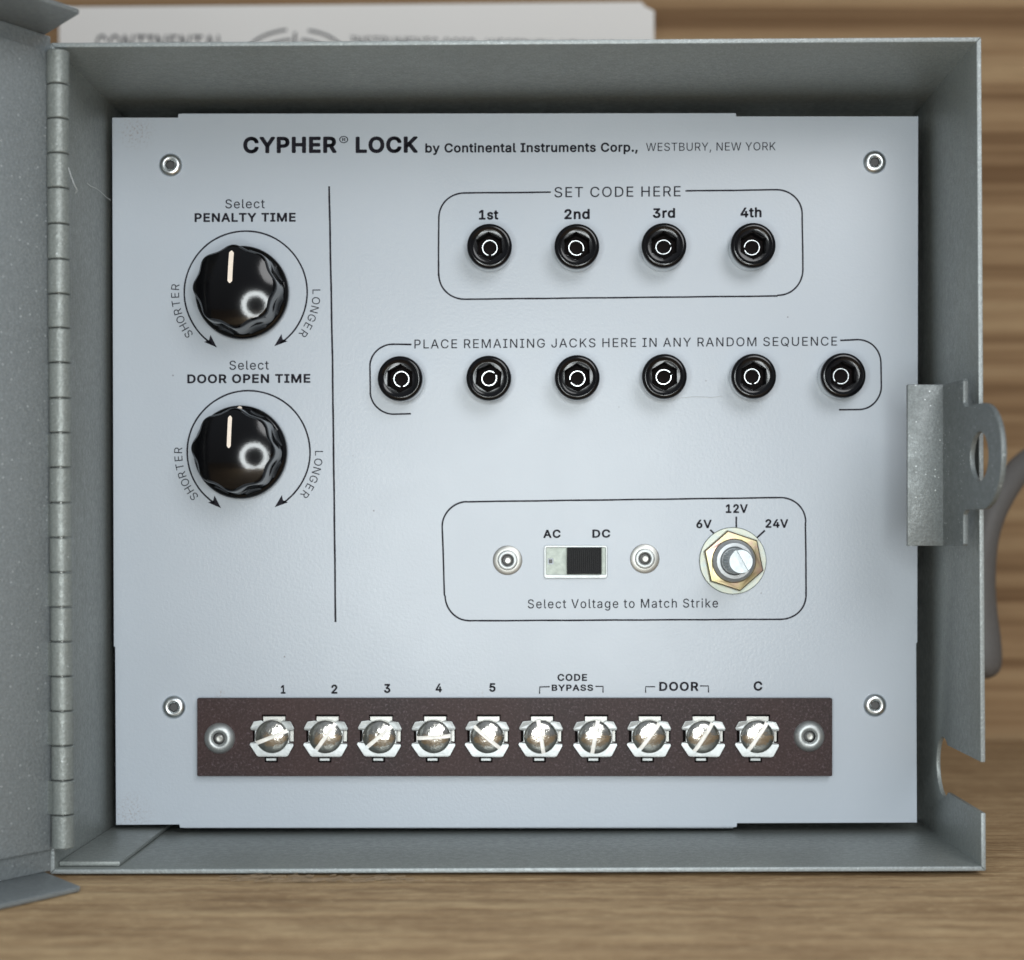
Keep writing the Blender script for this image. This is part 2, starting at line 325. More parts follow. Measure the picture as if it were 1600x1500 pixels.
# ---- lettering
GLYPHS = {}
for _l in """, 188 38,-119 68,71 137,71 84,-119
. 188 95,-4 78,-1 63,9 53,24 50,41 53,59 63,73 78,83 95,87 113,83 128,73 138,59 141,41 138,24 128,9 113,-1
1 453 76,0 76,55 391,55 391,0|276,509 276,0 212,0 212,448 209,448 86,358 86,427 198,509
2 453 64,0 64,47 234,229 282,282 299,305 311,327 318,348 320,371 317,397 308,419 293,436 273,449 250,457 224,460 196,457 172,447 153,433 139,413 130,390 127,362 66,362 71,405 86,442 111,473 143,496 182,511 225,516 268,511 306,497 337,474 361,445 376,411 381,372 378,345 371,318 357,290 336,259 267,180 153,60 153,57 389,57 389,0
3 453 218,-7 173,-3 133,10 98,30 70,57 52,91 44,132 109,132 115,107 126,87 144,71 165,59 191,52 219,50 248,53 275,61 297,74 315,93 325,116 329,145 326,172 316,196 299,217 275,234 242,244 201,248 157,248 157,299 288,448 288,452 70,452 70,509 372,509 372,461 211,278 211,289 264,288 308,276 344,253 371,222 387,186 393,145 387,103 370,66 344,36 309,12 266,-2
4 453 40,105 40,158 247,509 311,509 109,166 109,163 413,163 413,105|282,0 282,121 282,146 282,318 343,318 343,0
5 453 221,-7 178,-2 140,11 108,32 83,60 66,93 60,130 122,130 127,108 138,89 154,73 173,60 196,52 221,50 250,53 276,64 298,82 314,104 324,131 328,162 324,193 314,221 297,244 275,262 248,273 218,277 192,275 167,268 145,258 128,246 67,253 96,509 366,509 366,452 151,452 134,301 136,301 155,315 178,325 203,331 229,334 263,330 294,321 321,306 345,285 364,260 379,231 388,199 391,163 385,117 369,76 343,41 309,15 268,-1
6 453 226,-7 182,-1 142,15 109,40 84,74 69,115 64,162 68,199 80,239 102,285 137,340 252,509 322,509 151,261 145,261 154,275 165,288 179,299 196,307 214,312 235,314 278,309 316,295 346,271 370,240 384,201 389,157 384,112 368,73 343,39 310,14 271,-2|226,48 254,52 279,63 299,79 314,101 324,128 327,157 324,187 314,213 299,235 279,251 254,262 226,265 198,262 174,252 153,235 138,214 128,188 125,158 128,128 138,102 153,79 174,63 198,52
A 480 16,0 201,509 276,509 463,0 395,0 287,302 264,372 232,478 245,478 213,371 191,302 85,0|110,142 110,199 370,199 370,142
B 456 60,0 60,509 241,509 289,504 329,491 359,469 381,442 394,410 398,374 395,344 387,320 373,301 356,286 336,275 315,267 315,262 339,257 363,245 385,227 402,203 414,173 418,136 413,100 400,67 377,39 344,18 301,4 247,0|125,57 245,57 296,63 330,80 349,105 355,137 352,161 342,184 327,203 306,218 279,228 248,231 125,231|125,285 238,285 265,288 288,296 308,309 323,326 333,348 336,372 330,403 313,429 283,446 240,452 125,452
C 510 267,-7 205,1 150,25 104,63 70,115 48,179 40,254 48,329 70,393 104,445 150,484 205,508 267,516 305,513 340,504 373,490 402,471 427,447 448,418 463,385 473,348 408,348 401,373 389,395 375,413 357,428 337,440 315,449 292,454 267,456 223,450 184,432 150,403 125,364 109,314 103,254 109,194 125,145 151,105 184,76 223,59 267,53 292,55 315,60 337,69 357,81 375,96 389,114 401,136 408,160 473,160 463,124 448,91 428,62 402,38 373,19 341,5 305,-4
D 502 219,0 96,0 96,57 215,57 272,63 318,81 354,110 379,149 394,198 399,255 394,312 379,361 354,399 320,428 275,446 221,452 93,452 93,509 225,509 294,501 353,478 385,455 412,426 433,391 455,329 462,255 455,181 433,119 411,83 384,54 351,31 291,8|125,509 125,0 60,0 60,509
E 419 60,0 60,509 372,509 372,452 125,452 125,286 355,286 355,229 125,229 125,57 375,57 375,0
G 520 269,-7 205,1 149,25 104,64 69,116 47,179 40,254 47,329 69,393 103,445 149,484 203,508 265,516 304,513 340,504 374,489 403,469 429,445 449,416 465,384 474,349 408,349 399,372 387,393 373,411 356,427 337,439 315,448 291,454 265,456 222,450 183,432 150,404 125,364 109,314 103,254 109,194 125,145 151,105 184,76 224,59 269,53 309,57 345,71 374,93 396,123 410,160 415,202 434,199 283,199 283,256 478,256 478,200 471,141 451,91 419,50 377,19 326,0
H 517 60,0 60,509 125,509 125,289 392,289 392,509 457,509 457,0 392,0 392,232 125,232 125,0
I 300 31,0 31,57 118,57 118,452 31,452 31,509 269,509 269,452 183,452 183,57 269,57 269,0
J 396 185,-7 143,-2 106,11 75,33 52,63 38,100 33,145 33,173 98,173 98,145 104,104 122,74 149,56 185,50 220,56 248,74 266,104 272,145 272,509 336,509 336,145 332,100 318,63 294,33 263,11 227,-2
K 467 104,145 104,216 139,261 174,303 212,344 364,509 448,509 231,276 228,276|60,0 60,509 125,509 125,334 124,225 125,193 125,0|372,0 188,259 228,309 449,0
L 393 60,0 60,509 125,509 125,57 361,57 361,0
M 628 60,0 60,509 152,509 277,187 287,159 299,123 311,84 322,49 307,49 318,83 330,121 342,158 352,187 476,509 568,509 568,0 504,0 504,291 504,327 505,369 506,413 507,457 513,457 498,409 482,363 467,322 456,291 342,0 286,0 170,291 159,321 145,361 129,408 112,457 119,457 120,416 121,372 122,328 122,291 122,0
N 523 60,0 60,509 136,509 343,183 363,151 388,107 414,55 405,54 401,108 399,157 399,195 399,509 463,509 463,0 387,0 202,290 177,331 148,381 108,452 119,454 122,384 124,328 125,291 125,0
O 533 267,-7 205,1 150,25 105,63 70,115 48,179 40,254 48,329 70,393 105,445 150,484 205,508 267,516 329,508 384,484 429,445 464,393 486,329 493,254 486,179 464,115 429,63 384,25 329,1|267,53 310,59 349,76 383,105 408,144 425,194 430,254 425,314 408,365 383,404 349,433 310,450 267,456 223,450 184,433 151,404 125,364 109,314 103,254 109,194 125,144 151,105 184,76 223,59
P 445 60,0 60,509 235,509 289,503 332,487 366,462 390,430 404,391 409,348 404,304 390,265 366,233 332,207 289,191 235,186 109,186 109,242 233,242 269,246 297,256 318,272 333,294 342,319 344,348 342,376 333,402 318,423 297,439 268,449 232,452 125,452 125,0
Q 533 245,159 313,159 369,85 384,65 468,-48 401,-48 346,27 331,46|267,-7 205,1 150,25 105,63 70,115 48,179 40,254 48,329 70,393 105,445 150,484 205,508 267,516 329,508 384,484 429,445 464,393 486,329 493,254 486,179 464,115 429,63 384,25 329,1|267,53 310,59 349,76 383,105 408,144 425,194 430,254 425,314 408,365 383,404 349,433 310,450 267,456 223,450 184,433 151,404 125,364 109,314 103,254 109,194 125,144 151,105 184,76 223,59
R 449 60,0 60,509 236,509 290,504 333,489 367,465 390,433 405,395 409,352 405,309 390,271 367,240 333,217 289,203 236,198 96,198 96,255 234,255 269,258 298,267 319,281 334,300 342,324 345,352 342,380 334,405 319,425 298,440 269,449 233,452 125,452 125,0|353,0 230,229 303,229 428,0
S 447 224,-9 172,-4 128,9 91,31 64,60 46,96 38,137 104,137 110,110 123,88 142,71 166,59 194,52 224,49 257,52 286,60 311,74 329,92 341,114 346,139 342,161 332,179 316,193 296,205 245,222 184,239 128,260 86,289 67,313 56,341 52,372 58,413 75,448 102,476 138,498 180,511 227,516 275,511 316,498 351,476 377,449 394,415 401,378 337,378 326,412 302,437 267,453 225,459 194,456 167,448 145,435 129,418 118,398 115,376 119,352 131,334 148,319 169,308 212,293 264,279 312,264 336,252 359,238 379,220 395,198 405,171 408,139 403,99 386,64 360,34 323,11 278,-4
T 449 32,452 32,509 417,509 417,452 257,452 257,0 193,0 193,452
U 517 259,-8 203,-2 154,15 114,43 85,80 66,124 60,173 60,509 124,509 124,178 128,144 141,113 160,87 187,68 220,56 259,52 298,56 331,68 357,87 377,113 389,144 393,178 393,509 457,509 457,173 451,124 433,80 403,43 363,15 315,-2
V 480 204,0 16,509 84,509 192,206 215,137 248,31 235,31 267,138 290,206 395,509 463,509 278,0
W 686 155,0 16,509 82,509 163,196 175,145 187,94 197,40 189,40 200,94 211,145 224,196 306,509 380,509 462,196 474,145 486,94 497,40 488,40 499,94 510,145 523,196 603,509 670,509 530,0 455,0 368,323 351,391 336,475 350,475 335,395 318,323 230,0
Y 472 203,0 203,208 16,509 91,509 192,344 222,292 250,230 224,230 251,293 280,344 381,509 455,509 268,208 268,0
a 389 160,-9 126,-5 94,5 68,22 48,45 35,73 30,108 34,138 43,161 58,179 78,193 100,203 125,211 178,220 234,227 252,230 265,235 273,243 276,255 276,257 273,279 267,297 256,311 240,322 220,329 196,331 171,329 149,322 132,313 118,301 107,288 100,274 41,291 57,322 79,346 104,364 133,375 163,382 194,384 239,379 263,372 286,360 306,343 322,320 333,290 337,251 337,0 277,0 277,52 272,52 252,25 236,12 215,1 190,-6|170,45 202,49 228,59 248,74 263,93 272,115 276,138 276,190 259,182 231,176 200,171 175,168 134,159 117,150 103,139 95,124 92,105 94,87 102,72 114,61 130,52 149,47
b 424 229,-8 198,-5 172,4 153,17 138,31 118,59 112,59 112,0 53,0 53,509 114,509 114,319 118,319 137,346 152,360 171,373 197,381 229,384 274,378 313,361 345,332 370,293 385,245 390,189 385,133 370,84 346,45 313,16 274,-2|220,47 253,51 279,66 301,88 316,117 325,151 328,189 325,227 316,261 301,290 280,311 253,325 220,330 188,325 161,312 140,291 125,263 116,229 113,189 116,150 125,115 140,86 162,65 188,51
c 396 207,-8 159,-2 117,16 82,46 56,85 40,133 34,187 40,243 56,291 82,330 117,360 159,378 207,384 234,383 260,377 284,368 305,356 324,341 340,322 353,301 362,277 303,262 290,289 270,311 242,325 207,330 173,325 145,310 124,287 108,258 99,224 96,187 99,151 108,117 124,89 145,66 173,51 207,46 243,52 271,66 292,89 304,117 363,102 354,78 341,56 325,37 306,21 285,9 261,-1 235,-6
d 424 195,-8 151,-2 111,16 79,45 55,84 39,133 34,189 39,245 55,293 79,332 112,361 151,378 196,384 228,381 253,373 272,360 287,346 306,319 311,319 311,509 372,509 372,0 313,0 313,59 307,59 287,31 272,17 252,4 227,-5|205,47 236,51 263,65 284,86 299,115 309,150 312,189 309,229 300,263 284,291 263,312 237,325 205,330 172,325 145,311 124,290 108,261 99,227 96,189 99,151 109,117 124,88 145,66 172,51
e 404 212,-8 161,-2 117,16 82,46 56,85 40,132 34,187 39,242 55,290 81,329 115,359 157,378 205,384 236,382 266,374 294,361 319,341 341,315 357,282 368,242 371,194 371,169 75,169 75,221 338,221 310,202 307,237 298,269 283,294 263,314 237,326 205,330 173,326 146,313 125,294 109,270 99,241 96,211 96,178 100,139 110,106 128,80 151,61 179,50 212,46 234,48 254,53 271,61 285,73 297,88 306,105 365,91 353,63 335,39 311,19 283,4 249,-5
g 425 207,-151 168,-148 134,-140 105,-127 82,-110 64,-91 51,-69 101,-41 122,-66 136,-78 154,-88 178,-95 207,-97 249,-92 282,-75 298,-58 308,-34 311,-6 311,68 306,68 287,41 272,28 252,16 227,8 195,5 152,10 113,27 80,53 55,90 39,136 34,191 39,246 55,293 80,332 112,361 152,378 196,384 228,382 253,373 273,360 288,346 308,319 313,319 313,379 372,379 372,-9 367,-54 350,-90 324,-117 291,-136 251,-147|205,59 237,63 264,75 285,95 300,121 309,154 312,193 309,231 300,264 285,291 264,312 237,325 205,330 172,325 145,312 124,290 109,262 99,229 96,193 99,155 109,123 124,96 145,76 172,63
h 410 114,227 114,0 53,0 53,509 114,509 114,287 102,287 124,332 152,362 187,379 227,384 264,380 295,369 321,349 341,321 353,285 357,240 357,0 296,0 296,235 290,275 273,304 246,323 210,329 184,326 161,317 141,303 126,283 117,257
i 167 53,0 53,379 114,379 114,0|84,443 67,446 54,455 44,468 41,483 44,499 54,512 67,521 84,524 100,521 114,512 123,499 126,483 123,468 114,455 100,446
k 381 110,137 110,212 121,212 284,379 360,379 184,199 177,199|53,0 53,509 114,509 114,0|294,0 148,186 191,229 372,0
l 189 139,-2 101,3 74,20 58,47 53,84 53,509 114,509 114,99 115,77 120,62 130,54 146,52 160,53 170,54 181,3 162,-1
m 610 53,0 53,379 112,379 112,295 108,295 118,323 132,346 151,363 172,376 195,384 219,386 257,380 287,361 309,331 321,295 312,295 322,321 337,343 357,361 381,375 407,383 437,386 468,383 497,372 522,354 541,328 553,296 557,255 557,0 496,0 496,254 490,289 473,313 447,326 419,330 395,328 374,320 358,307 345,290 338,270 335,247 335,0 274,0 274,260 269,288 253,311 229,326 199,330 178,328 158,320 140,307 126,289 117,266 114,238 114,0
n 410 114,227 114,0 53,0 53,379 112,379 112,287 102,287 124,332 152,362 187,379 227,384 264,380 295,369 321,349 341,321 353,285 357,240 357,0 296,0 296,235 290,275 273,304 246,323 210,329 184,326 161,317 141,303 126,283 117,257
o 415 207,-8 159,-2 117,16 82,46 56,85 40,133 34,187 40,243 56,291 82,330 117,360 159,378 207,384 256,378 299,360 333,330 359,291 376,243 381,187 376,133 359,85 333,46 299,16 256,-2|207,46 242,51 270,66 292,89 307,117 316,151 319,187 316,224 307,258 292,287 270,310 242,325 207,330 173,325 145,310 124,287 108,258 99,224 96,187 99,151 108,117 124,89 145,66 173,51
p 424 53,-143 53,379 112,379 112,319 118,319 137,346 152,360 171,373 197,381 229,384 274,378 313,361 345,332 370,293 385,245 390,189 385,133 370,84 346,45 313,16 274,-2 229,-8 198,-5 173,4 153,17 138,31 118,59 114,59 114,-143|220,47 253,51 279,66 301,88 316,117 325,151 328,189 325,227 316,261 301,290 280,311 253,325 220,330 188,325 161,312 140,291 125,263 116,229 113,189 116,150 125,115 140,86 162,65 188,51
r 259 53,0 53,379 112,379 112,321 115,321 130,347 152,367 181,380 213,385 229,384 243,384 243,322 230,324 207,326 182,323 159,315 140,301 126,284 117,262 114,237 114,0
s 365 182,-8 145,-5 112,3 84,18 62,38 45,63 36,94 94,107 105,79 124,60 150,49 181,45 217,50 244,62 262,81 268,103 265,121 254,136 237,147 212,155 149,170 104,186 72,208 53,237 47,274 51,305 65,332 87,354 115,370 149,381 187,384 223,381 254,372 279,358 299,339 314,316 324,290 268,277 258,298 243,316 219,328 187,333 156,329 131,317 114,299 109,277 112,258 124,243 144,232 172,223 229,209 275,194 306,171 325,142 331,107 326,75 312,47 290,24 260,6 223,-5
t 227 204,379 204,327 6,327 6,379|65,471 126,471 126,98 128,76 136,61 150,53 170,50 185,51 202,54 213,2 192,-3 168,-4 125,2 92,21 72,52 65,93
u 410 182,-5 146,-1 115,11 89,31 69,59 57,95 53,139 53,379 114,379 114,144 119,105 137,75 164,56 200,50 226,53 249,62 268,77 283,97 293,122 296,153 296,379 357,379 357,0 298,0 298,92 307,92 286,47 257,17 222,0
y 389 47,-139 61,-86 71,-87 88,-90 104,-89 118,-84 130,-74 141,-58 151,-36 163,-1 17,379 84,379 165,155 187,87 206,21 184,21 202,87 224,155 305,379 371,379 204,-58 191,-85 177,-107 159,-124 139,-136 117,-143 91,-145 65,-143
® 463 231,118 192,122 154,134 121,152 91,177 67,206 48,240 37,277 33,317 37,357 48,394 67,428 91,457 121,482 154,500 192,512 231,516 271,512 309,500 343,482 372,457 396,428 415,394 426,357 430,317 426,277 415,240 396,206 372,177 343,152 309,134 271,122|231,166 271,171 307,187 338,210 362,241 377,277 382,317 377,357 362,393 338,423 307,447 271,462 231,467 192,462 156,447 125,423 101,393 86,357 81,317 86,277 101,241 125,210 156,187 192,171|273,226 228,312 273,312 319,226|161,226 161,409 253,409 266,407 279,402 292,394 302,383 309,368 311,350 309,332 302,316 291,304 278,295 264,289 250,287 185,287 185,319 239,319 248,321 257,327 264,337 267,350 264,364 257,372 239,378 203,378 203,226""".split('\n'):
    _c, _a, _r = _l.split(' ', 2)
    GLYPHS[_c] = (int(_a)/1000, [[tuple(int(q)/1000 for q in p.split(',')) for p in lp.split(' ')] for lp in _r.split('|')])
from mathutils.geometry import delaunay_2d_cdt
def winding(p, loops):
    w_ = 0
    for l in loops:
        for a, b_ in zip(l, l[1:]+l[:1]):
            if (a[1] <= p[1]) != (b_[1] <= p[1]):
                xi = a[0]+(p[1]-a[1])*(b_[0]-a[0])/(b_[1]-a[1])
                if xi > p[0]: w_ += 1 if b_[1] > a[1] else -1
    return w_
FILLS = {}
def glyph_fill(ch):
    """triangles of a letter by the non-zero winding rule"""
    if ch not in FILLS:
        loops = GLYPHS[ch][1]; vs, es = [], []
        for l in loops:
            b0 = len(vs); vs += [Vector(p) for p in l]; es += [(b0+k, b0+(k+1) % len(l)) for k in range(len(l))]
        v2, _, f2 = delaunay_2d_cdt(vs, es, [], 0, 1e-5)[:3]
        FILLS[ch] = (v2, [f for f in f2 if winding(sum((v2[q] for q in f), Vector((0, 0)))/len(f), loops) != 0])
    return FILLS[ch]
def glyph_mesh(s, off=0.0, spacing=1.0):
    """flat print: the filled letter plus, for heavier type, a rounded stroke of half-width off round its outline"""
    off = max(off, 0.0)
    bm = bmesh.new(); x = 0.0
    for ch in s:
        if ch == ' ': x += (0.20+1.0*off)*spacing; continue
        adv, loops = GLYPHS[ch]
        v2, f2 = glyph_fill(ch); nv = [bm.verts.new((q.x+x, q.y, 0)) for q in v2]
        for f in f2: bm.faces.new([nv[q] for q in f])
        if off > 0:
            for lp in loops:
                n = len(lp)
                for k in range(n):
                    a = Vector((lp[k][0]+x, lp[k][1])); b_ = Vector((lp[(k+1) % n][0]+x, lp[(k+1) % n][1]))
                    if (b_-a).length > 1e-5:
                        d = (b_-a).normalized(); nn = Vector((-d.y, d.x))*off
                        bm.faces.new([bm.verts.new((q.x, q.y, 0.001)) for q in (a+nn, a-nn, b_-nn, b_+nn)])
                    bm.faces.new([bm.verts.new((a.x+off*math.cos(m*math.pi/4), a.y+off*math.sin(m*math.pi/4), 0.002)) for m in range(8)])
        x += adv + 0.509*(spacing-1) + 1.2*off
    out = bpy.data.meshes.new('print'); bm.to_mesh(out); bm.free()
    return out
CAPH = {}
def caph(off):
    if off not in CAPH:
        me = glyph_mesh('H', off); ys = [v.co.y for v in me.vertices]; CAPH[off] = (min(ys), max(ys))
    return CAPH[off]
PH = 0.035      # print lies this far proud of the enamel
def text(s, u0, u1, vt, vb, off=0.0, spacing=1.0, tilt=0.0, name='lettering', parent=None, h=PH, zplane=None, material=None):
    """lettering whose box runs u0..u1, capitals vt..vb at its left end; tilt = rise in px over its width"""
    me = glyph_mesh(s, off, spacing)
    xs = [v.co.x for v in me.vertices]; x0, x1 = min(xs), max(xs)
    y0, y1 = caph(off)
    for v in me.vertices:
        fx = (v.co.x-x0)/(x1-x0); fy = (v.co.y-y0)/(y1-y0)
        u = u0+(u1-u0)*fx; vv = vb+(vt-vb)*fy-tilt*fx
        x, z = PT(u, vv, h)
        if zplane:
            k = zplane/D; x, z = PT(u, vv, 0); v.co = Vector((x*k, zplane-D-v.co.z*4, z*k))*MM
        else: v.co = Vector((x, -h-v.co.z*4, z))*MM
    me.materials.clear(); me.update()
    return obj(name, me, material or M_INK, parent)
def arc_text(s, cu, cv, rad, a0, a1, hpx, off, parent):
    """letters set clockwise on a circle, tops outward; a0..a1 degrees of the first and last letter centre"""
    parts = []
    y0, y1 = caph(off); sc = hpx/(y1-y0)
    for i, ch in enumerate(s):
        a = R(a0+(a1-a0)*i/(len(s)-1))
        me = glyph_mesh(ch, off); xs = [v.co.x for v in me.vertices]; xc = (min(xs)+max(xs))/2
        for v in me.vertices:
            lx = (v.co.x-xc)*sc; ly = (v.co.y-(y0+y1)/2)*sc
            rr = rad+ly
            u = cu+rr*math.cos(a)+lx*math.sin(a); vv = cv-(rr*math.sin(a)-lx*math.cos(a))
            x, z = PT(u, vv, PH); v.co = Vector((x, -PH-v.co.z*4, z))*MM
        parts.append(me)
    me = join_me(*parts)
    return obj('lettering', me, M_INK, parent)
def ribbon(paths, wpx, name, parent, h=PH, wob=0.18, extra=None, zplane=None, material=None):
    """printed line; paths are lists of (u,v)"""
    vs, fs = [], []
    for path in paths:
        # resample
        pts = [Vector(path[0])]
        for a, b_ in zip(path[:-1], path[1:]):
            a, b_ = Vector(a), Vector(b_); n = max(1, int((b_-a).length/9))
            for k in range(1, n+1): pts.append(a.lerp(b_, k/n))
        base = len(vs); ph = random.random()*9
        for i, q in enumerate(pts):
            t = (pts[min(i+1, len(pts)-1)]-pts[max(i-1, 0)]).normalized(); nrm = Vector((-t.y, t.x))
            c = q+nrm*wob*math.sin(i*0.55+ph)*random.uniform(0.4, 1)
            ww = wpx*random.uniform(0.93, 1.07)/2
            for sgn in (-1, 1):
                g = c+nrm*sgn*ww; x, z = PT(g.x, g.y, 0 if zplane else h)
                if zplane: vs.append((x*zplane/D, zplane-D, z*zplane/D))
                else: vs.append((x, -h, z))
        for i in range(len(pts)-1):
            a = base+2*i; fs.append((a, a+1, a+3, a+2))
    for tri in (extra or []):
        base = len(vs)
        for (u, v) in tri:
            x, z = PT(u, v, h); vs.append((x, -h, z))
        fs.append(tuple(range(base, base+len(tri))))
    me = bpy.data.meshes.new(name); me.from_pydata([tuple(c*MM for c in v) for v in vs], [], fs); me.update()
    return obj(name, me, material or M_INK, parent)
def arc(cu, cv, r, a0, a1, n=14, r2=None):
    r2 = r2 or r
    return [(cu+r*math.cos(R(a0+(a1-a0)*k/n)), cv-r2*math.sin(R(a0+(a1-a0)*k/n))) for k in range(n+1)]

# ================================================================== SETTING
def slab(name, x0, x1, y0, y1, z0, z1, material):
    vs = [(x, y, z) for x in (x0, x1) for y in (y0, y1) for z in (z0, z1)]
    f = [(0, 1, 3, 2), (4, 6, 7, 5), (0, 4, 5, 1), (2, 3, 7, 6), (0, 2, 6, 4), (1, 5, 7, 3)]
    o = obj(name, mesh_from(vs, f), material); o['kind'] = 'structure'; return o
FZ = -77.3
slab('wooden_bench', -700, 700, -700, 228, FZ-25, FZ, M_FLOOR)
slab('wooden_wall', -700, 700, 231, 251, FZ-25, 420, M_WALL)

# ================================================================== CONTROL BOX
BOX = tag(empty('control_box', (-6, 22, -76.8)), 'open grey enamelled steel lock control box with white-grey printed panel standing on the wooden bench', 'control box')
BI = Matrix.Translation(Vector((6, -22, 76.8))*MM)
def lit_worn_rim(me):
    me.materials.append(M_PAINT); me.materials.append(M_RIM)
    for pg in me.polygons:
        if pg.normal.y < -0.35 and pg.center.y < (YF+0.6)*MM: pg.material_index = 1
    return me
def bpart(name, me, material, smooth=None, parent=None):
    o = obj(name, me, material, BOX, smooth=smooth); o.matrix_parent_inverse = BI
    return o
T = 1.1
YF, YB = -48.0, 22.0
TL, TR_, BR_, BL_ = (-113.7, 115.4), (100.5, 116.7), (101.6, -74.9), (-113.7, -75.6)
oTL, oTR, oBR, oBL = (TL[0]-T, TL[1]+T), (TR_[0]+T, TR_[1]+T), (BR_[0]+T, BR_[1]-T), (BL_[0]-T, BL_[1]-T)
def mitred(a, b_, oa, ob):
    n = 24; vs = []; fs = []
    for (i, y) in ((0, YF), (1, YB)):
        for q in (a, b_, ob, oa): vs.append((q[0], y, q[1]))
    fs = [(0, 1, 2, 3), (4, 7, 6, 5), (0, 4, 5, 1), (1, 5, 6, 2), (2, 6, 7, 3), (3, 7, 4, 0)]
    return bevel_me(mesh_from(vs, fs), 0.28, 2, 60)
bpart('top_wall', lit_worn_rim(mitred(TL, TR_, oTL, oTR)), None, 40)
bpart('bottom_wall', lit_worn_rim(mitred(BL_, BR_, oBL, oBR)), None, 40)
bpart('left_wall', lit_worn_rim(mitred(TL, BL_, oTL, oBL)), None, 40)
# right wall with keyhole notch
def rwx(z): return BR_[0]+(TR_[0]-BR_[0])*(z-BR_[1])/(TR_[1]-BR_[1])
ny, nz, nr = -10.5, -56.6, 7.5                       # notch circle centre (y,z)
a_in = math.asin(5.9/nr)
notch = [(YF, nz+5.9)]
notch += [(ny+nr*math.cos(math.pi-a), nz+nr*math.sin(math.pi-a)) for a in [a_in+(2*math.pi-2*a_in)*k/28 for k in range(29)]]
notch += [(YF, nz-5.9)]
ol = [(YF, TR_[1], 1)] + [(YB, TR_[1], 1), (YB, BR_[1], -1), (YF, BR_[1], -1)]
lst = [(YB, TR_[1], 1), (YB, BR_[1], -1), (YF, BR_[1], -1)] + [(y, z, 0) for (y, z) in reversed(notch)] + [(YF, TR_[1], 1)]
vs = [(rwx(z), y, z) for (y, z, s) in lst] + [(rwx(z)+T, y, z+s*T) for (y, z, s) in lst]
n = len(lst)
fs = [tuple(range(n)), tuple(range(2*n-1, n-1, -1))] + [(i, (i+1) % n, n+(i+1) % n, n+i) for i in range(n)]
me = mesh_from(vs, fs)
bpart('right_wall', lit_worn_rim(bevel_me(me, 0.22, 2, 50)), None, 40)
bpart('back_wall', outline([[(q_[0], q_[1]) for q_ in ((-113.65, -75.5), (101.5, -74.85), (100.45, 116.6), (-113.65, 115.35))]], -YB+0.2, -YB+1.4), M_PAINT)
# folded tab from the left wall lying on the bottom wall
bpart('corner_tab', box(-113.5, -99.3, -75.4, -74.3, -20, 45.0, 0.3), M_PAINT, 40)

# ---- hinge
hinge = bpart('hinge', lathe([(0.0, 0), (1.0, 0), (1.0, 183.5), (0.0, 183.5)], 16), M_GREYM, 40)   # the pin
hx_t, hx_b, hy = -112.3, -111.0, -50.3
zt, zb = (850-81)*0.1479, (850-1325)*0.1479
for v in hinge.data.vertices:      # pin runs vertically
    x, y, z = v.co; f = (-y/MM)/183.5
    v.co = Vector(((hx_b+(hx_t-hx_b)*f)*MM+x, hy*MM+z, (zb+(zt-zb)*f)*MM))
edges = [80, 134, 188, 242, 296, 352, 407, 461, 514, 568, 623, 677, 731, 786, 840, 894, 948, 1002, 1056, 1110, 1164, 1218, 1272, 1325]
hd = Vector((-0.53, -0.848)); hn = Vector((0.848, -0.53))
HO = Vector((-114.9, -48.9))
for i in range(len(edges)-1):
    z1 = (850-edges[i])*0.1479-0.14; z0 = (850-edges[i+1])*0.1479+0.14
    f = ((z0+z1)/2-zb)/(zt-zb); cx = hx_b+(hx_t-hx_b)*f+random.uniform(-.06, .06)
    r = 2.62+random.uniform(-.04, .04); N = 28
    vs, fs = [], []
    zs = [z0, z0+0.22, z1-0.22, z1]; rs = [r-0.2, r, r, r-0.2]
    for zz, rr in zip(zs, rs):
        for k in range(N):
            a = 2*math.pi*k/N; vs.append((cx+rr*math.cos(a), hy+rr*math.sin(a), zz))
    for j in range(3):
        for k in range(N): fs.append((j*N+k, j*N+(k+1) % N, (j+1)*N+(k+1) % N, (j+1)*N+k))
    fs.append(tuple(range(N))); fs.append(tuple(range(3*N, 4*N)))
    if i % 2:      # door knuckle: web to the leaf
        b0 = len(vs); p0 = HO+hd*1.2+hn*1.35; p1 = Vector((cx-1.6, hy-2.0)); p2 = Vector((cx-1.4, hy-0.6)); p3 = HO+hd*1.2+hn*0.3
        for zz in (z0+.05, z1-.05):
            for q in (p0, p1, p2, p3): vs.append((q.x, q.y, zz))
        fs += [(b0, b0+1, b0+2, b0+3), (b0+4, b0+5, b0+6, b0+7)]+[(b0+j, b0+(j+1) % 4, b0+4+(j+1) % 4, b0+4+j) for j in range(4)]
    kn = obj('knuckle', mesh_from(vs, fs), M_HINGE, hinge, smooth=35)

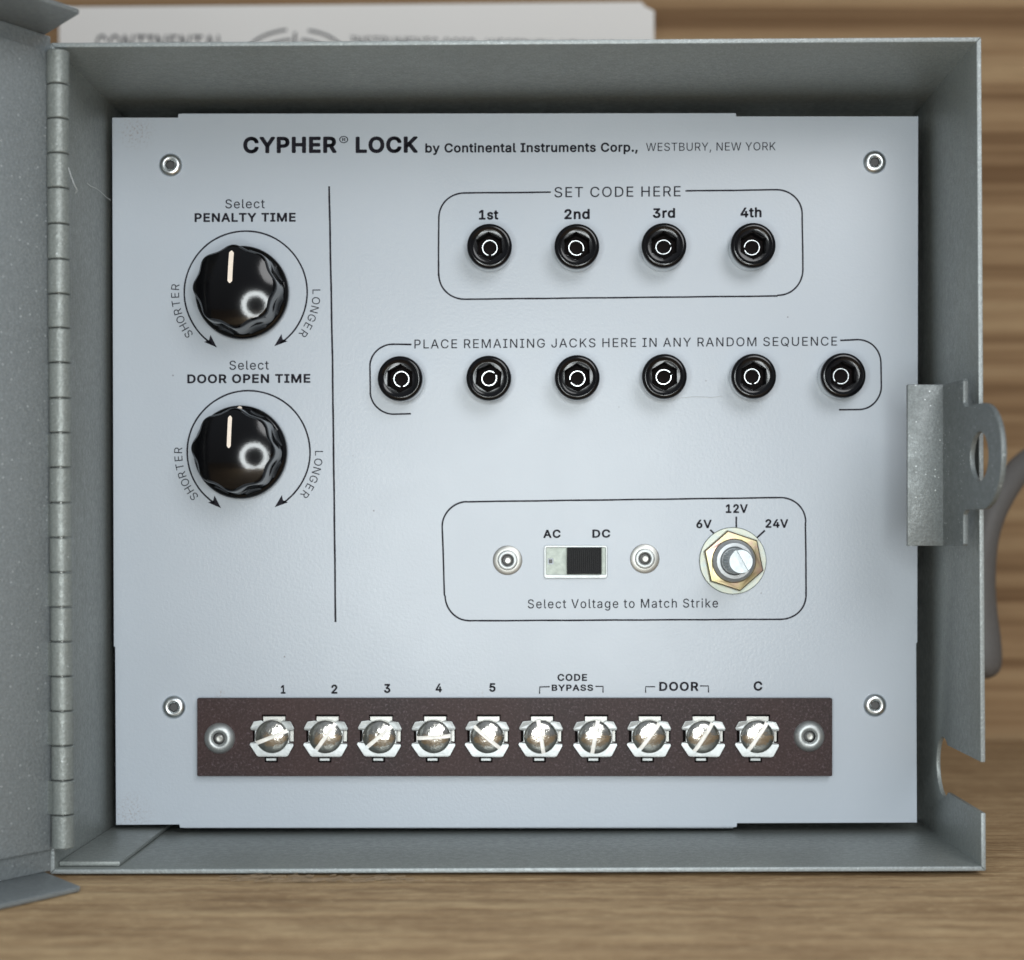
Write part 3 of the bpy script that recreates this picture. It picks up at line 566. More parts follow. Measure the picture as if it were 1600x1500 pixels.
# ---- door (swung open about 120 degrees)
DT, DB = 117.9, -75.9
def dpoly(pts, z0, z1, bev=0.3):        # pts in (along door, along its inner normal)
    vs = []
    for z in (z0, z1):
        for (a, c) in pts:
            q = HO+hd*a+hn*c; vs.append((q.x, q.y, z))
    n = len(pts); fs = [tuple(range(n)), tuple(range(2*n-1, n-1, -1))]+[(i, (i+1) % n, n+(i+1) % n, n+i) for i in range(n)]
    return bevel_me(mesh_from(vs, fs), bev, 2, 40)
DW = 214
door = bpart('door', dpoly([(-0.8, 0), (DW, 0), (DW, -1.2), (-0.8, -1.2)], DB, DT, 0.3), M_DOOR, 40)
obj('door_flange', dpoly([(0.3, -1.2), (7.2, 18), (8.2, 18.4), (DW, 18.4), (DW, -1.2)], DT+0.005, DT+1.15), M_DOOR, door, smooth=40)
obj('door_flange', dpoly([(0.3, -1.2), (7.8, 19), (8.8, 19.4), (DW, 19.4), (DW, -1.2)], DB-1.15, DB-0.005), M_DOOR, door, smooth=40)
obj('door_flange', dpoly([(DW+0.01, -1.2), (DW+0.01, 18), (DW+1.2, 18), (DW+1.2, -1.2)], DB, DT), M_DOOR, door, smooth=40)
obj('hinge_leaf', dpoly([(0.2, 0.01), (26, 0.01), (26, 1.2), (0.2, 1.2)], -70.7, 113.7, 0.25), M_DOOR, door, smooth=40)

# ---- hasp on the right wall
ang = R(6.5); wd = Vector((math.sin(ang), math.cos(ang)))       # (x, toward camera)
hx0 = (1472-850)*408/2670; hh0 = D-408                           # web root
hyc = (850-727)*0.1528*0.985
yt, yb = (850-601)*408/2670, (850-853)*408/2670
def web_pt(s, y, off):     # s along web, off to the right of it
    x = hx0+wd.x*s+wd.y*off; h = hh0+wd.y*s-wd.x*off
    return L2W(x, y, h)
S1 = 14.2; RS = 11.9; yc = (850-714)*386/2670
olp = [(0, yt), (S1-2, yt+0.0), (S1, yt)]
loop = [(0, yt), (S1-0.5, yt), (S1, yt-0.5), (S1, yc+RS+1.0)]
loop += [(S1+1.0, yc+RS)]
TIP = 23.4
cx_ = TIP+0-RS*1.0
loop += [(S1+cx_-0.0+RS*math.cos(R(90-t*180/24)), yc+RS*math.sin(R(90-t*180/24))) for t in range(25)]
loop += [(S1+1.0, yc-RS), (S1, yc-RS-1.0), (S1, yb+0.5), (S1-0.5, yb), (0, yb)]
hole = [(S1+9.8+5.6*math.cos(2*math.pi*k/36), yc+5.6*math.sin(2*math.pi*k/36)) for k in range(36)]
me = outline([[(a, c) for (a, c) in loop], hole], -0.6, 0.6, 0.18)
for v in me.vertices:      # local (s, off, y): outline gave world (x=s, -h, z=y)
    s, off, y = v.co.x/MM, -v.co.y/MM, v.co.z/MM
    v.co = Vector(web_pt(s, y, -off+0.6))*MM
fl = box((1417-850)*408/2670, hx0+0.55, yb, yt, hh0-0.65, hh0+0.65, 0.2)
tabm = box(hx0+0.2, 101.2, yc-9, yc+9, hh0-4.2, hh0-2.8)
bl = box(hx0-0.5, hx0+0.7, yc-9, yc+9, hh0-4.2, hh0-0.2)
hasp = bpart('hasp', join_me(me, fl, tabm, bl), M_HASP, 35)
hasp['label'] = 'flecked grey hasp with round padlock hole'

# ---- front panel
def px(u, v): return PT(u, v, 0)
pl = [px(*q) for q in ((175, 183.5), (278, 183.5), (278.5, 177.5), (1150, 176.5), (1150.5, 181.5), (1435, 181.5), (1433.5, 1004), (1431.8, 1005),
      (1433, 1285.5), (1152, 1286.5), (1151, 1292.5), (281, 1293.5), (280, 1288.5), (181, 1289), (179.6, 1011), (177.6, 1010))]
panel = bpart('front_panel', outline([pl], -1.2, 0, 0.15), M_PANEL, 35)
def psub(name, me, material, smooth=None, parent=None, loc=None):
    return obj(name, me, material, parent or panel, loc=loc, smooth=smooth)
for (a, b_, c_, d_) in (((282, 179), (1146, 178), 0, -1), ((285, 1291.5), (1147, 1291), 0, 1)):
    x0, y0 = px(*a); x1, y1 = px(*b_)
    psub('panel_flange', box(x0, x1, min(y0, y1)-0.3*(1 if d_ > 0 else -1)-0.3, min(y0, y1)+0.6, -12, -1.25), M_PANEL)

B = 0.029
LT = 0.004
def tx(*a, **k): return text(*a, parent=panel, **k)
tx('CYPHER', 380, 526, 213.9, 239.6, B+0.006, 1.0, 0.6)
tx('®', 530, 544, 212.6, 227, -0.006)
tx('LOCK', 555.6, 652.8, 213.5, 239.2, B+0.006, 1.0, 0.4)
tx('by Continental Instruments Corp.,', 664.4, 996.5, 224, 238.6, B-0.004, 1.0, 1.4)
tx('WESTBURY, NEW YORK', 1009.4, 1212, 223.3, 236, 0, 1.05, 1.2)
tx('Select', 352, 413.6, 311.5, 325.6, LT, 1.08, 0.3)
tx('PENALTY TIME', 304, 462, 333, 347, B, 1.03, 0.6)
tx('Select', 358.4, 420, 563.6, 577.8, LT, 1.08, 0.3)
tx('DOOR OPEN TIME', 292.6, 485, 585, 599, B, 1.03, 0.8)
tx('SET CODE HERE', 866.2, 1063.5, 292.4, 308.4, 0.003, 1.1, 1.6)
tx('1st', 748.2, 778.8, 328, 343.4, B, 1.0, 0.4)
tx('2nd', 881.7, 921.5, 326.8, 342.7, B, 1.0, 0.4)
tx('3rd', 1020, 1055, 325.4, 340.8, B, 1.0, 0.4)
tx('4th', 1156.8, 1190, 324.2, 340, B, 1.0, 0.4)
tx('PLACE REMAINING JACKS HERE IN ANY RANDOM SEQUENCE', 647.5, 1307.9, 530.6, 544.6, 0.003, 1.12, 4.6)
tx('AC', 848.8, 876, 827.8, 840.8, B, 1.05, 0.3)
tx('DC', 925.5, 953.6, 827.4, 840.4, B, 1.05, 0.3)
tx('6V', 1087.9, 1112, 812, 825.4, B, 1.0, 0)
tx('12V', 1134, 1168.4, 787.8, 801.6, B, 1.0, 0)
tx('24V', 1195.9, 1231.6, 811.2, 824.8, B, 1.0, 0)
tx('Select Voltage to Match Strike', 824.7, 1122, 936.6, 950.6, LT, 1.12, 1.4)
for s, a, b_, t, q in (('1', 438.8, 446.2, 1070.4, 1084), ('2', 517.6, 527.3, 1069.6, 1084), ('3', 600, 610, 1068.6, 1082.8),
                       ('4', 680.5, 690.6, 1068, 1081.8), ('5', 764.6, 774.4, 1067.3, 1081), ('CODE', 871, 917.3, 1053, 1064),
                       ('BYPASS', 862, 926.8, 1069.6, 1079.6), ('DOOR', 1030, 1091.3, 1065.4, 1079.6), ('C', 1177.5, 1191.3, 1064.5, 1079.3)):
    tx(s, a, b_, t, q, B, 1.06, 0)
arc_text('SHORTER', 384, 457, 110.5, 216, 175.5, 12.5, 0.0, panel)
arc_text('LONGER', 384, 457, 110.5, 0.5, -35.5, 12.5, 0.0, panel)
arc_text('SHORTER', 388.4, 706.4, 110.0, 219, 178.5, 12.5, 0.0, panel)
arc_text('LONGER', 388.4, 706.4, 110.0, -1, -37, 12.5, 0.0, panel)
def arrowhead(tip, ang_deg, ln=21, wd_=7.5):
    a = R(ang_deg); d = Vector((math.cos(a), -math.sin(a))); n_ = Vector((-d.y, d.x)); t = Vector(tip)
    return [tuple(t), tuple(t-d*ln+n_*wd_), tuple(t-d*(ln-4)), tuple(t-d*ln-n_*wd_)]
ribbon([arc(384, 457, 96, 236, -56, 60)], 2.6, 'printed_arc', panel, extra=[arrowhead((339, 543), -43), arrowhead((428.5, 541), 180+40)])
ribbon([arc(388.4, 706.4, 96, 236, -56, 60)], 2.6, 'printed_arc', panel, extra=[arrowhead((345.4, 794), -43), arrowhead((429.2, 792.6), 180+40)])
ribbon([[(514.3, 291), (519.4, 560), (522.6, 820), (524.2, 972)]], 3.0, 'printed_line', panel)
ribbon([[(860.7, 300.3), (727, 301.5)] + arc(725, 341, 39.5, 90, 180) + [(685.2, 431)] + arc(725, 428, 39.5, 180, 270) + [(1215, 462.5)] + arc(1215, 422, 39.5, 270, 360) + [(1253.5, 337)] + arc(1214.5, 335.5, 39, 0, 90) + [(1071, 298.3)]],
       2.6, 'printed_frame', panel)
ribbon([[(643, 538.3)] + arc(613, 573, 35, 90, 180) + [(578.5, 611)] + arc(614.5, 611, 36, 180, 270) + [(642, 646.4)]], 2.6, 'printed_frame', panel)
ribbon([[(1312.6, 532)] + arc(1340, 567, 36.5, 90, 0) + [(1377, 604)] + arc(1341, 604, 36, 0, -90) + [(1311, 640.4)]], 2.6, 'printed_frame', panel)
ribbon([arc(730, 823, 39, 90, 180) + [(694.5, 930)] + arc(734.5, 931, 39, 180, 270) + [(1221, 967.6)] + arc(1221, 929, 38.6, 270, 360) + [(1258.6, 817)] + arc(1220.5, 816, 38.5, 0, 90) + [(730, 784)]],
       2.6, 'printed_frame', panel)
ribbon([[(1109.7, 827.6), (1118, 836)], [(1150.5, 807.2), (1150.5, 828)], [(1195.3, 828.8), (1181, 842)]], 2.8, 'printed_tick', panel)
ribbon([[(843, 1084), (843.4, 1073.4), (859, 1073)], [(930.4, 1072.5), (942.2, 1072.5), (942.2, 1082.3)]], 2.0, 'printed_bracket', panel, wob=0)
ribbon([[(1008.8, 1082.5), (1008.8, 1073), (1023.8, 1073)], [(1093.8, 1071.8), (1107, 1071.8), (1107, 1082)]], 2.0, 'printed_bracket', panel, wob=0)

# ---- rivets
def rivet_me(r, hole, hgt, dish=False):
    if not dish:
        prof = [(r, 0.02), (r*0.98, 0.25*hgt), (r*0.88, 0.62*hgt), (r*0.74, 0.9*hgt), (r*0.60, hgt), (r*0.48, 0.93*hgt), (hole*1.12, 0.6*hgt), (hole, 0.25*hgt), (hole*0.95, 0.06), (0.0, 0.06)]
    else:
        prof = [(r, 0.02), (r*0.99, 0.22), (r*0.94, 0.34), (r*0.68, 0.42), (r*0.64, 0.9*hgt), (r*0.56, hgt), (r*0.46, 0.97*hgt), (hole*1.1, 0.75*hgt), (hole, 0.3), (hole*0.95, 0.06), (0.0, 0.06)]
    mi = ([2]*3 if dish else [0]*3)+[0]*(len(prof)-7)+[1, 1, 1]
    return lathe(prof, 40, mi)
rm = rivet_me(3.05, 1.05, 1.0)
for pl_ in (M_ZINC, M_DARKM): rm.materials.append(pl_)
for pg in rm.polygons: pg.use_smooth = True
rm.set_sharp_from_angle(angle=R(50))
def rivet_at(u, v, me, parent, h=0, rot=0):
    x, z = PT(u, v, h+0.8); o = bpy.data.objects.new('rivet', me); COL.objects.link(o); o.parent = parent
    o.location = Vector((x, -h, z))*MM; o.rotation_euler = (0, rot, 0)
    # a crumpled pin end down the bore
    r_ = bpy.data.objects.new('rivet', me)
    bpy.data.objects.remove(r_)
    return o
for (u, v) in ((265.6, 256.9), (1367.5, 252.4), (270.7, 1105.3), (1368, 1102.4)): rivet_at(u, v, rm, panel, rot=random.random()*6)

# ---- knobs
def knob_mesh():
    n = 160; H = 15.2
    prof = [(11.6, 0.5), (12.0, 0.7), (12.1, 1.2), (12.1, 2.5), (12.0, 3.0), (11.6, 3.4), (11.2, 3.55)]
    nb = len(prof)
    side = [(11.3, 4.0), (11.15, 5.0), (10.9, 8), (10.72, 12.0), (10.64, 12.9), (10.5, 13.3), (10.3, 13.55)]
    dome = [(10.0, 0), (9.7, 0), (9.2, 0), (8.7, 0), (8.2, 0), (7.7, 0), (7.2, 0), (6, 0), (4.5, 0), (3, 0), (1.5, 0)]
    prof += side + [(r, H-r*r/(2*36.0)) for (r, _) in dome] + [(0.0, H)]
    # make rounded shoulder meet the dome
    def rf(r, h, a, i):
        if i < nb: return r
        w_ = 0.5-0.5*math.cos(8*(a-R(90)))
        d = 0.85*(w_**1.0)
        if i < nb+1: k = 0.55
        elif i < nb+len(side): k = 1.0
        else: return min(r, 10.3-d-0.2) if r > 6 else r
        return r-d*k
    me = lathe(prof, n, None, rf)
    for v in me.vertices:
        rr = math.hypot(v.co.x, v.co.z)/MM
        if -v.co.y/MM > 13.56 and rr < 10.25: v.co.y = -(H-rr*rr/72.0)*MM
    return me
KM = knob_mesh(); KM.materials.append(M_KNOB)
for pg in KM.polygons: pg.use_smooth = True
KM.set_sharp_from_angle(angle=R(42))
def knob(ub, vb, rot, pu0, pv0, pu1, pv1, wpx, label, dot=None):
    x, z = PT(ub, vb, 2.5)
    k = bpy.data.objects.new('knob', KM); COL.objects.link(k); k.parent = BOX; k.matrix_parent_inverse = BI
    k.location = Vector((x, 0, z))*MM; k.rotation_euler = (0, R(rot), 0); k['label'] = label
    # pointer inlay follows the dome
    H = 15.2; a = Vector(PT(pu0, pv0, 14.3))-Vector((x, z)); b_ = Vector(PT(pu1, pv1, 14.7))-Vector((x, z))
    t = (b_-a).normalized(); n_ = Vector((-t.y, t.x)); hw = wpx/6/2*0.96; vs, fs = [], []
    N = 16; L_ = (b_-a).length
    for i in range(N+1):
        s = L_*i/N; e = min(s, L_-s); wv = hw*math.sqrt(max(0.0, 1-max(0, (hw-e)/hw)**2)) if e < hw else hw
        wv = max(wv, 0.12)
        for hh in (-0.25, 0.10):
            for sg in (-1, 1):
                q = a+t*s+n_*sg*wv; rr = q.length
                vs.append(L2W(q.x, q.y, H-rr*rr/72.0+hh))
    for i in range(N):
        o = 4*i; fs += [(o+2, o+3, o+7, o+6), (o, o+2, o+6, o+4), (o+1, o+5, o+7, o+3), (o, o+4, o+5, o+1)]
    fs += [(0, 1, 3, 2), (4*N, 4*N+2, 4*N+3, 4*N+1)]
    pt = obj('pointer_line', mesh_from(vs, fs), M_WHITE, k)
    pt.rotation_euler = (0, -R(rot), 0)
    if dot:
        dx, dz = PT(dot[0], dot[1], 3.3)
        d = obj('pointer_dot', lathe([(0.0, 3.1), (0.62, 3.1), (0.62, 3.62), (0.4, 3.72), (0.0, 3.75)], 20), M_WHITE, k, smooth=60)
        q = Matrix.Rotation(-R(rot), 4, 'Y') @ Vector((dx-x, 0, dz-z)); d.location = q*MM
    return k
knob(378, 457, -2, 361.8, 391.5, 359.6, 442.6, 7.4, 'black fluted knob under the words PENALTY TIME')
knob(375.6, 706.4, 3, 359.6, 649.5, 358.0, 700.2, 6.2, 'black fluted knob under the words DOOR OPEN TIME', dot=(374.8, 638.5))

# ---- slide switch
xa, ya = PT(850, 903.5, 0.3); xb, yb_ = PT(949, 852, 0.3)
hxs, hys = PT(860.3, 877, 0.3)
frm = outline([rrect(xa, ya, xb, yb_, 0.7), rrect(xa+0.55, ya+0.95, xb-0.45, yb_-0.6, 0.25)], 0.02, 0.75, 0.12)
sw = bpart('slide_switch', frm, M_STEEL, 35)
fp = outline([rect(xa+0.5, ya+0.9, xb-0.4, yb_-0.5), rect(hxs-0.75, hys-0.8, hxs+0.75, hys+0.8)], 0.03, 0.30, 0.04)
psub('switch_plate', fp, M_SWPL, 35, parent=sw)
psub('switch_notch', box(hxs-0.45, hxs+0.45, hys-0.5, hys+0.5, 0.05, 0.22, 0.05), M_DARKM, parent=sw)
x0, y0 = PT(885.8, 897, 2.2); x1, y1 = PT(940.2, 855.2, 2.2)
ms = [box(x0, x1, y0, y1, 0.28, 1.6, 0.12)]
nr_ = 17; pw = (x1-x0)/nr_
for i in range(nr_): ms.append(box(x0+pw*(i+0.2), x0+pw*(i+0.72), y0+0.12, y1-0.12, 1.5, 2.75, 0.07))
psub('slider', join_me(*ms), M_RIBS, parent=sw)
rm2 = rivet_me(3.85, 1.3, 1.25, True); rm2.materials.append(M_STEEL); rm2.materials.append(M_DARKM); rm2.materials.append(M_GREYM)
for pg in rm2.polygons: pg.use_smooth = True
rm2.set_sharp_from_angle(angle=R(30))
pinme = lathe([(0.95, 0.05), (0.95, 0.75), (0.7, 0.9), (0.0, 0.85)], 9); pinme.materials.append(M_GREYM)
def pin_in(rv):
    o = bpy.data.objects.new('pin_end', pinme); COL.objects.link(o); o.parent = rv.parent
    o.location = rv.location+Vector((0.1*MM, 0, -0.05*MM)); o.rotation_euler = (0, random.random()*3, 0)
for (u, v) in ((793, 875.5), (1007.7, 873)): pin_in(rivet_at(u, v, rm2, sw, rot=random.random()*6))

# ---- rotary voltage selector
x, z = PT(1145, 876.2, 0.4)
rs = bpart('voltage_selector', lathe([(8.6, 0.02), (8.72, 0.2), (8.72, 0.55), (8.55, 0.75), (4.0, 0.75), (4.0, 0.02)], 72), M_WASH, 40)
rs.location = Vector((x, 0, z))*MM; rs['label'] = 'slotted rotary shaft with yellowish hex nut below 12V'
nut = [(8.1*math.cos(R(41.5+60*k)), 8.05*math.sin(R(41.5+60*k))) for k in range(6)]
me = outline([nut, circle(0, 0, 5.4, 48)], 0.78, 3.6, 0.35)
# chamfer the corners of the nut like a turned blank
for v in me.vertices:
    rr = math.hypot(v.co.x, v.co.z)/MM
    if rr > 7.2: v.co.y += 0.45*(rr-7.2)*MM
psub('hex_nut', me, M_NUT, 25, parent=rs)
pr = [(5.55, 2.0), (5.55, 3.35)]; hcur = 3.35
for i in range(2): pr += [(5.3, hcur+0.15), (5.0, hcur+0.35), (5.25, hcur+0.55)]; hcur += 0.55
pr += [(4.9, hcur+0.25), (4.6, hcur+0.55), (3.75, hcur+0.6), (3.5, hcur+0.35), (3.3, hcur+0.1), (2.6, hcur)]
psub('bushing', lathe(pr, 64, caps=False), M_BUSH, 30, parent=rs)
# knurled shaft with a screwdriver slot
def shaft_mesh():
    n = 120
    def kn_(r, h, a, i): return r+(0.5*(abs(((a*22/(2*math.pi)) % 1)-0.5)*2-0.5) if 0 < i < 6 else 0)
    side = lathe([(2.85, 1.6), (2.95, 2.0), (2.95, 9), (2.95, 15.2), (2.9, 15.6), (2.8, 15.9), (2.78, 17.2)], n, None, kn_)
    # split top
    vs, fs = [], []; r = 3.1; h0, h1 = 16.6, 19.0; sw_ = 0.5
    for sg in (1, -1):
        b0 = len(vs); arcp = []
        a_s = math.asin(sw_/r)
        for k in range(25):
            a = a_s+(math.pi-2*a_s)*k/24; arcp.append((r*math.cos(a), sg*r*math.sin(a)))
        m_ = len(arcp)
        for hh, sc_ in ((h0, 1), (h1-0.25, 1), (h1, 0.93)):
            for (xx, yy) in arcp: vs.append(L2W(xx*sc_, (yy if abs(yy) <= sw_+1e-3 else yy*sc_), hh))
        for j in range(2):
            for k in range(m_):
                k2 = (k+1) % m_; fs.append((b0+j*m_+k, b0+j*m_+k2, b0+(j+1)*m_+k2, b0+(j+1)*m_+k))
        fs.append(tuple(b0+2*m_+k for k in range(m_))); fs.append(tuple(b0+k for k in range(m_)))
    top = mesh_from(vs, fs)
    fl_ = lathe([(2.9, 16.0), (3.0, 16.5), (3.0, 17.8), (0.0, 17.8)], 32)
    return join_me(side, top, fl_)
me = shaft_mesh()
sh = psub('shaft', me, M_SHAFT, 30, parent=rs); sh.rotation_euler = (R(0.0), R(61), 0)

# ---- terminal strip
x0, y0 = PT(308, 1212.8, 2.6); x1, y1 = PT(1300.5, 1091, 2.6)
xs = [426, 509.5, 593.5, 677.9, 761.3, 845, 929.6, 1013.8, 1098, 1182.5]
slots = [22, 54, 40, 4, -40, -81, 80, 53, 57, 56]
loops = [rrect(x0, y0, x1, y1, 0.3, 2)]
q = 1/6.0*0.994
cen = []
for u in xs:
    cx, cy = PT(u, 1150.8, 2.6); cen.append((cx, cy))
    H_ = [(-16.5, 34), (20.5, 34), (20.5, 11), (33.5, 11), (33.5, -9), (24, -9), (24, -27), (8, -27), (8, -40.5), (-12.5, -40.5), (-12.5, -27), (-24, -27), (-24, -9), (-31, -9), (-31, 11), (-16.5, 11)]
    loops.append([(cx+a*q, cy+b_*q) for (a, b_) in H_])
bd = outline(loops, 1.0, 2.6, 0.1)
strip = bpart('terminal_strip', bd, M_BOARD, 35)
strip['label'] = 'dark brown bakelite strip with ten screw terminals'
psub('backing_sheet', box(x0+0.4, x1-0.4, y0+0.4, y1-0.4, 0.02, 0.95), M_HOLE, parent=strip)
cl = [(-33, 10.5), (-34, 13.5), (-28.5, 23.5), (-17, 25), (-12, 22), (14, 22), (17, 25), (29, 23.5), (34.5, 13.5), (33.5, 10), (26.5, 9), (26.5, -9), (33.5, -10.5), (34, -13.5), (25.5, -29.5), (22, -31), (-20, -31), (-23, -29.5), (-34.5, -12.5), (-33.5, -9.5), (-27, -8), (-27, 9)]
clm = outline([[(a*q, b_*q) for (a, b_) in cl]], 0, 0.65, 0.12)
for v in clm.vertices:
    r_ = math.hypot(v.co.x, v.co.z)/MM
    if r_ > 4.0: v.co.y -= 0.28*(r_-4.0)*MM*(1.2 if v.co.z < 0 else 0.8)
clm.materials.append(M_STEEL)
for pg in clm.polygons: pg.use_smooth = True
clm.set_sharp_from_angle(angle=R(25))
def screw_mesh(rs_):
    r = 4.33; sl = 0.52; vs, fs, mi = [], [], []
    rnd = random.Random(rs_)
    def hz(x, y): rr = x*x+y*y; return 0.55+1.3*max(0.0, 1-(rr/(r*r))**1.25)**0.6
    NR, NC = 14, 22
    for sg in (1, -1):
        rows = []
        ys = [sl+(r-sl-0.02)*(1-math.cos(k/NR*math.pi/2))**0.0*(math.sin(k/NR*math.pi/2)) for k in range(NR+1)]
        for y in ys:
            hw = math.sqrt(max(0, r*r-y*y)); row = []
            for k in range(NC+1):
                x = -hw*math.cos(math.pi*k/NC); row.append(len(vs)); vs.append(L2W(x, sg*y, hz(x, y)))
            rows.append(row)
        for a, b_ in zip(rows[:-1], rows[1:]):
            for k in range(NC): fs.append((a[k], a[k+1], b_[k+1], b_[k])); mi.append(0)
        # slot wall
        top = rows[0]; bot = []
        for k in range(NC+1):
            x = -math.sqrt(r*r-sl*sl)*math.cos(math.pi*k/NC); bot.append(len(vs)); vs.append(L2W(x, sg*sl, min(0.95, hz(x, sl))))
        for k in range(NC): fs.append((top[k], top[k+1], bot[k+1], bot[k])); mi.append(1)
    # slot floor
    L = math.sqrt(r*r-sl*sl)+0.12; b0 = len(vs)
    for k in range(9):
        x = -L+2*L*k/8
        for y in (-sl-0.02, sl+0.02): vs.append(L2W(x, y, 0.93 if abs(x) < r*0.9 else 0.7))
    for k in range(8): fs.append((b0+2*k, b0+2*k+2, b0+2*k+3, b0+2*k+1)); mi.append(1)
    # rim
    b0 = len(vs)
    for hh in (0.56, -0.35):
        for k in range(56):
            a = 2*math.pi*k/56; vs.append(L2W(r*math.cos(a), r*math.sin(a), hh))
    for k in range(56): fs.append((b0+k, b0+(k+1) % 56, b0+56+(k+1) % 56, b0+56+k)); mi.append(0)
    me = bpy.data.meshes.new('screw'); me.from_pydata([tuple(c*MM for c in v) for v in vs], [], fs)
    for pg, k in zip(me.polygons, mi): pg.material_index = k; pg.use_smooth = True
    me.materials.append(M_NICKEL); me.materials.append(M_SLOT)
    me.update(); me.set_sharp_from_angle(angle=R(50))
    return me
SM = screw_mesh(1)
tabm = join_me(box(-2.6, 3.2, 2.0, 5.15, 0, 0.9, 0.1), box(-4.3, 5.25, -1.4, 1.6, 0, 0.35)); tabm.materials.append(M_GREYM)
lugm = box(-1.75, 0.95, -6.35, -5.55, 0, 1.75, 0.15); lugm.materials.append(M_STEEL)
for (cx, cy), an in zip(cen, slots):
    jit = lambda s: random.uniform(-s, s)
    t = bpy.data.objects.new('terminal_base', tabm); COL.objects.link(t); t.parent = strip; t.location = Vector((cx, -1.05, cy))*MM
    c_ = bpy.data.objects.new('clamp_plate', clm); COL.objects.link(c_); c_.parent = strip; c_.location = Vector((cx+jit(.05), -2.68, cy+jit(.05)))*MM; c_.rotation_euler = (jit(.02), R(jit(1.5)), jit(.02))
    s_ = bpy.data.objects.new('terminal_screw', SM); COL.objects.link(s_); s_.parent = strip
    s_.location = Vector((cx+jit(.06), -3.3, cy+jit(.06)))*MM; s_.rotation_euler = (jit(.05), R(-an), jit(.05))
    l_ = bpy.data.objects.new('terminal_lug', lugm); COL.objects.link(l_); l_.parent = strip; l_.location = Vector((cx+jit(.08), -1.0, cy))*MM
rm3 = rivet_me(4.0, 1.35, 1.5); rm3.materials.append(M_STEEL); rm3.materials.append(M_DARKM)
for pg in rm3.polygons: pg.use_smooth = True
rm3.set_sharp_from_angle(angle=R(50))
for (u, v) in ((342.2, 1154), (1265, 1150.8)): rv = rivet_at(u, v, rm3, strip, h=2.6, rot=random.random()*6); pin_in(rv)

# ================================================================== PIN JACKS (each can be pulled out)
def jack_mesh():
    r, H = 5.78, 7.8; n = 72
    prof = [(r-0.3, 0.05), (r-0.3, 0.6), (r-0.3, H-2.4), (r, H-2.2), (r, H-0.9), (r-0.08, H-0.5), (r-0.3, H-0.2), (r-0.65, H-0.02), (r-0.95, H), (r-1.15, H-0.12), (r-1.6, H-0.32), (3.95, H-0.36)]
    vs, fs, mi = [], [], []
    for (rr, h) in prof:
        for k in range(n):
            a = 2*math.pi*k/n; vs.append(L2W(rr*math.cos(a), rr*math.sin(a), h))
    for i in range(len(prof)-1):
        for k in range(n): k2 = (k+1) % n; fs.append((i*n+k, i*n+k2, (i+1)*n+k2, (i+1)*n+k)); mi.append(0)
    def hexr(a, R6): 
        b_ = (a-R(90)) % R(60)-R(30); return R6*math.cos(R(30))/math.cos(b_)
    last = (len(prof)-1)*n
    for (R6, h, m_) in ((3.75, H-0.38, 0), (3.65, H-0.55, 0), (3.45, 2.0, 1)):
        b0 = len(vs)
        for k in range(n):
            a = 2*math.pi*k/n; q_ = hexr(a, R6); vs.append(L2W(q_*math.cos(a), q_*math.sin(a), h))
        for k in range(n): k2 = (k+1) % n; fs.append((last+k, last+k2, b0+k2, b0+k)); mi.append(m_)
        last = b0
    fs.append(tuple(range(last, last+n))); mi.append(2)
    me = bpy.data.meshes.new('jack'); me.from_pydata([tuple(c*MM for c in v) for v in vs], [], fs)
    for pg, k in zip(me.polygons, mi): pg.material_index = k; pg.use_smooth = True
    me.materials.append(M_JACK); me.materials.append(M_JACKIN); me.materials.append(M_HOLE); me.update(); me.set_sharp_from_angle(angle=R(28))
    return me
JM = jack_mesh()
def contact_mesh():
    vs, fs = [], []; n = 40; gap = R(24)
    for k in range(n+1):
        a = gap/2+(2*math.pi-gap)*k/n
        for (rr, hh) in ((1.78, 1.7), (1.78, 3.95), (1.84, 4.05), (2.02, 4.05), (2.08, 3.95), (2.08, 1.7)): vs.append(L2W(rr*math.cos(a), rr*math.sin(a), hh))
    for k in range(n):
        for j in range(6): j2 = (j+1) % 6; fs.append((k*6+j, k*6+j2, (k+1)*6+j2, (k+1)*6+j))
    fs += [tuple(range(6)), tuple(range(n*6, n*6+6))]
    return mesh_from(vs, fs)
COLL = lathe([(5.0, 0.02), (5.72, 0.02), (5.74, 0.3), (5.74, 5.55), (5.4, 5.55)], 64, caps=False); COLL.materials.append(M_COLLAR)
for pg in COLL.polygons: pg.use_smooth = True
COLL.set_sharp_from_angle(angle=R(40))
CM = contact_mesh(); CM.materials.append(M_ZINC)
jl = [(763.7, 383.4, -90, 'black pin jack under the mark 1st in the SET CODE HERE frame'),
      (901.2, 383.2, -35, 'black pin jack under the mark 2nd in the SET CODE HERE frame'),
      (1038.8, 383.0, 10, 'black pin jack under the mark 3rd in the SET CODE HERE frame'),
      (1177.4, 381.8, -170, 'black pin jack under the mark 4th in the SET CODE HERE frame'),
      (626, 589.8, -88, 'black pin jack beside the left end bracket, just below the word PLACE'),
      (764, 589.2, 38, 'black pin jack below the word REMAINING'),
      (901.6, 588.9, -160, 'black pin jack below the word JACKS'),
      (1039.2, 587, 25, 'black pin jack below the words IN ANY'),
      (1178.4, 586.5, -82, 'black pin jack below the end of the word RANDOM'),
      (1318.6, 585.4, -128, 'black pin jack beside the right end bracket, just below the word SEQUENCE')]
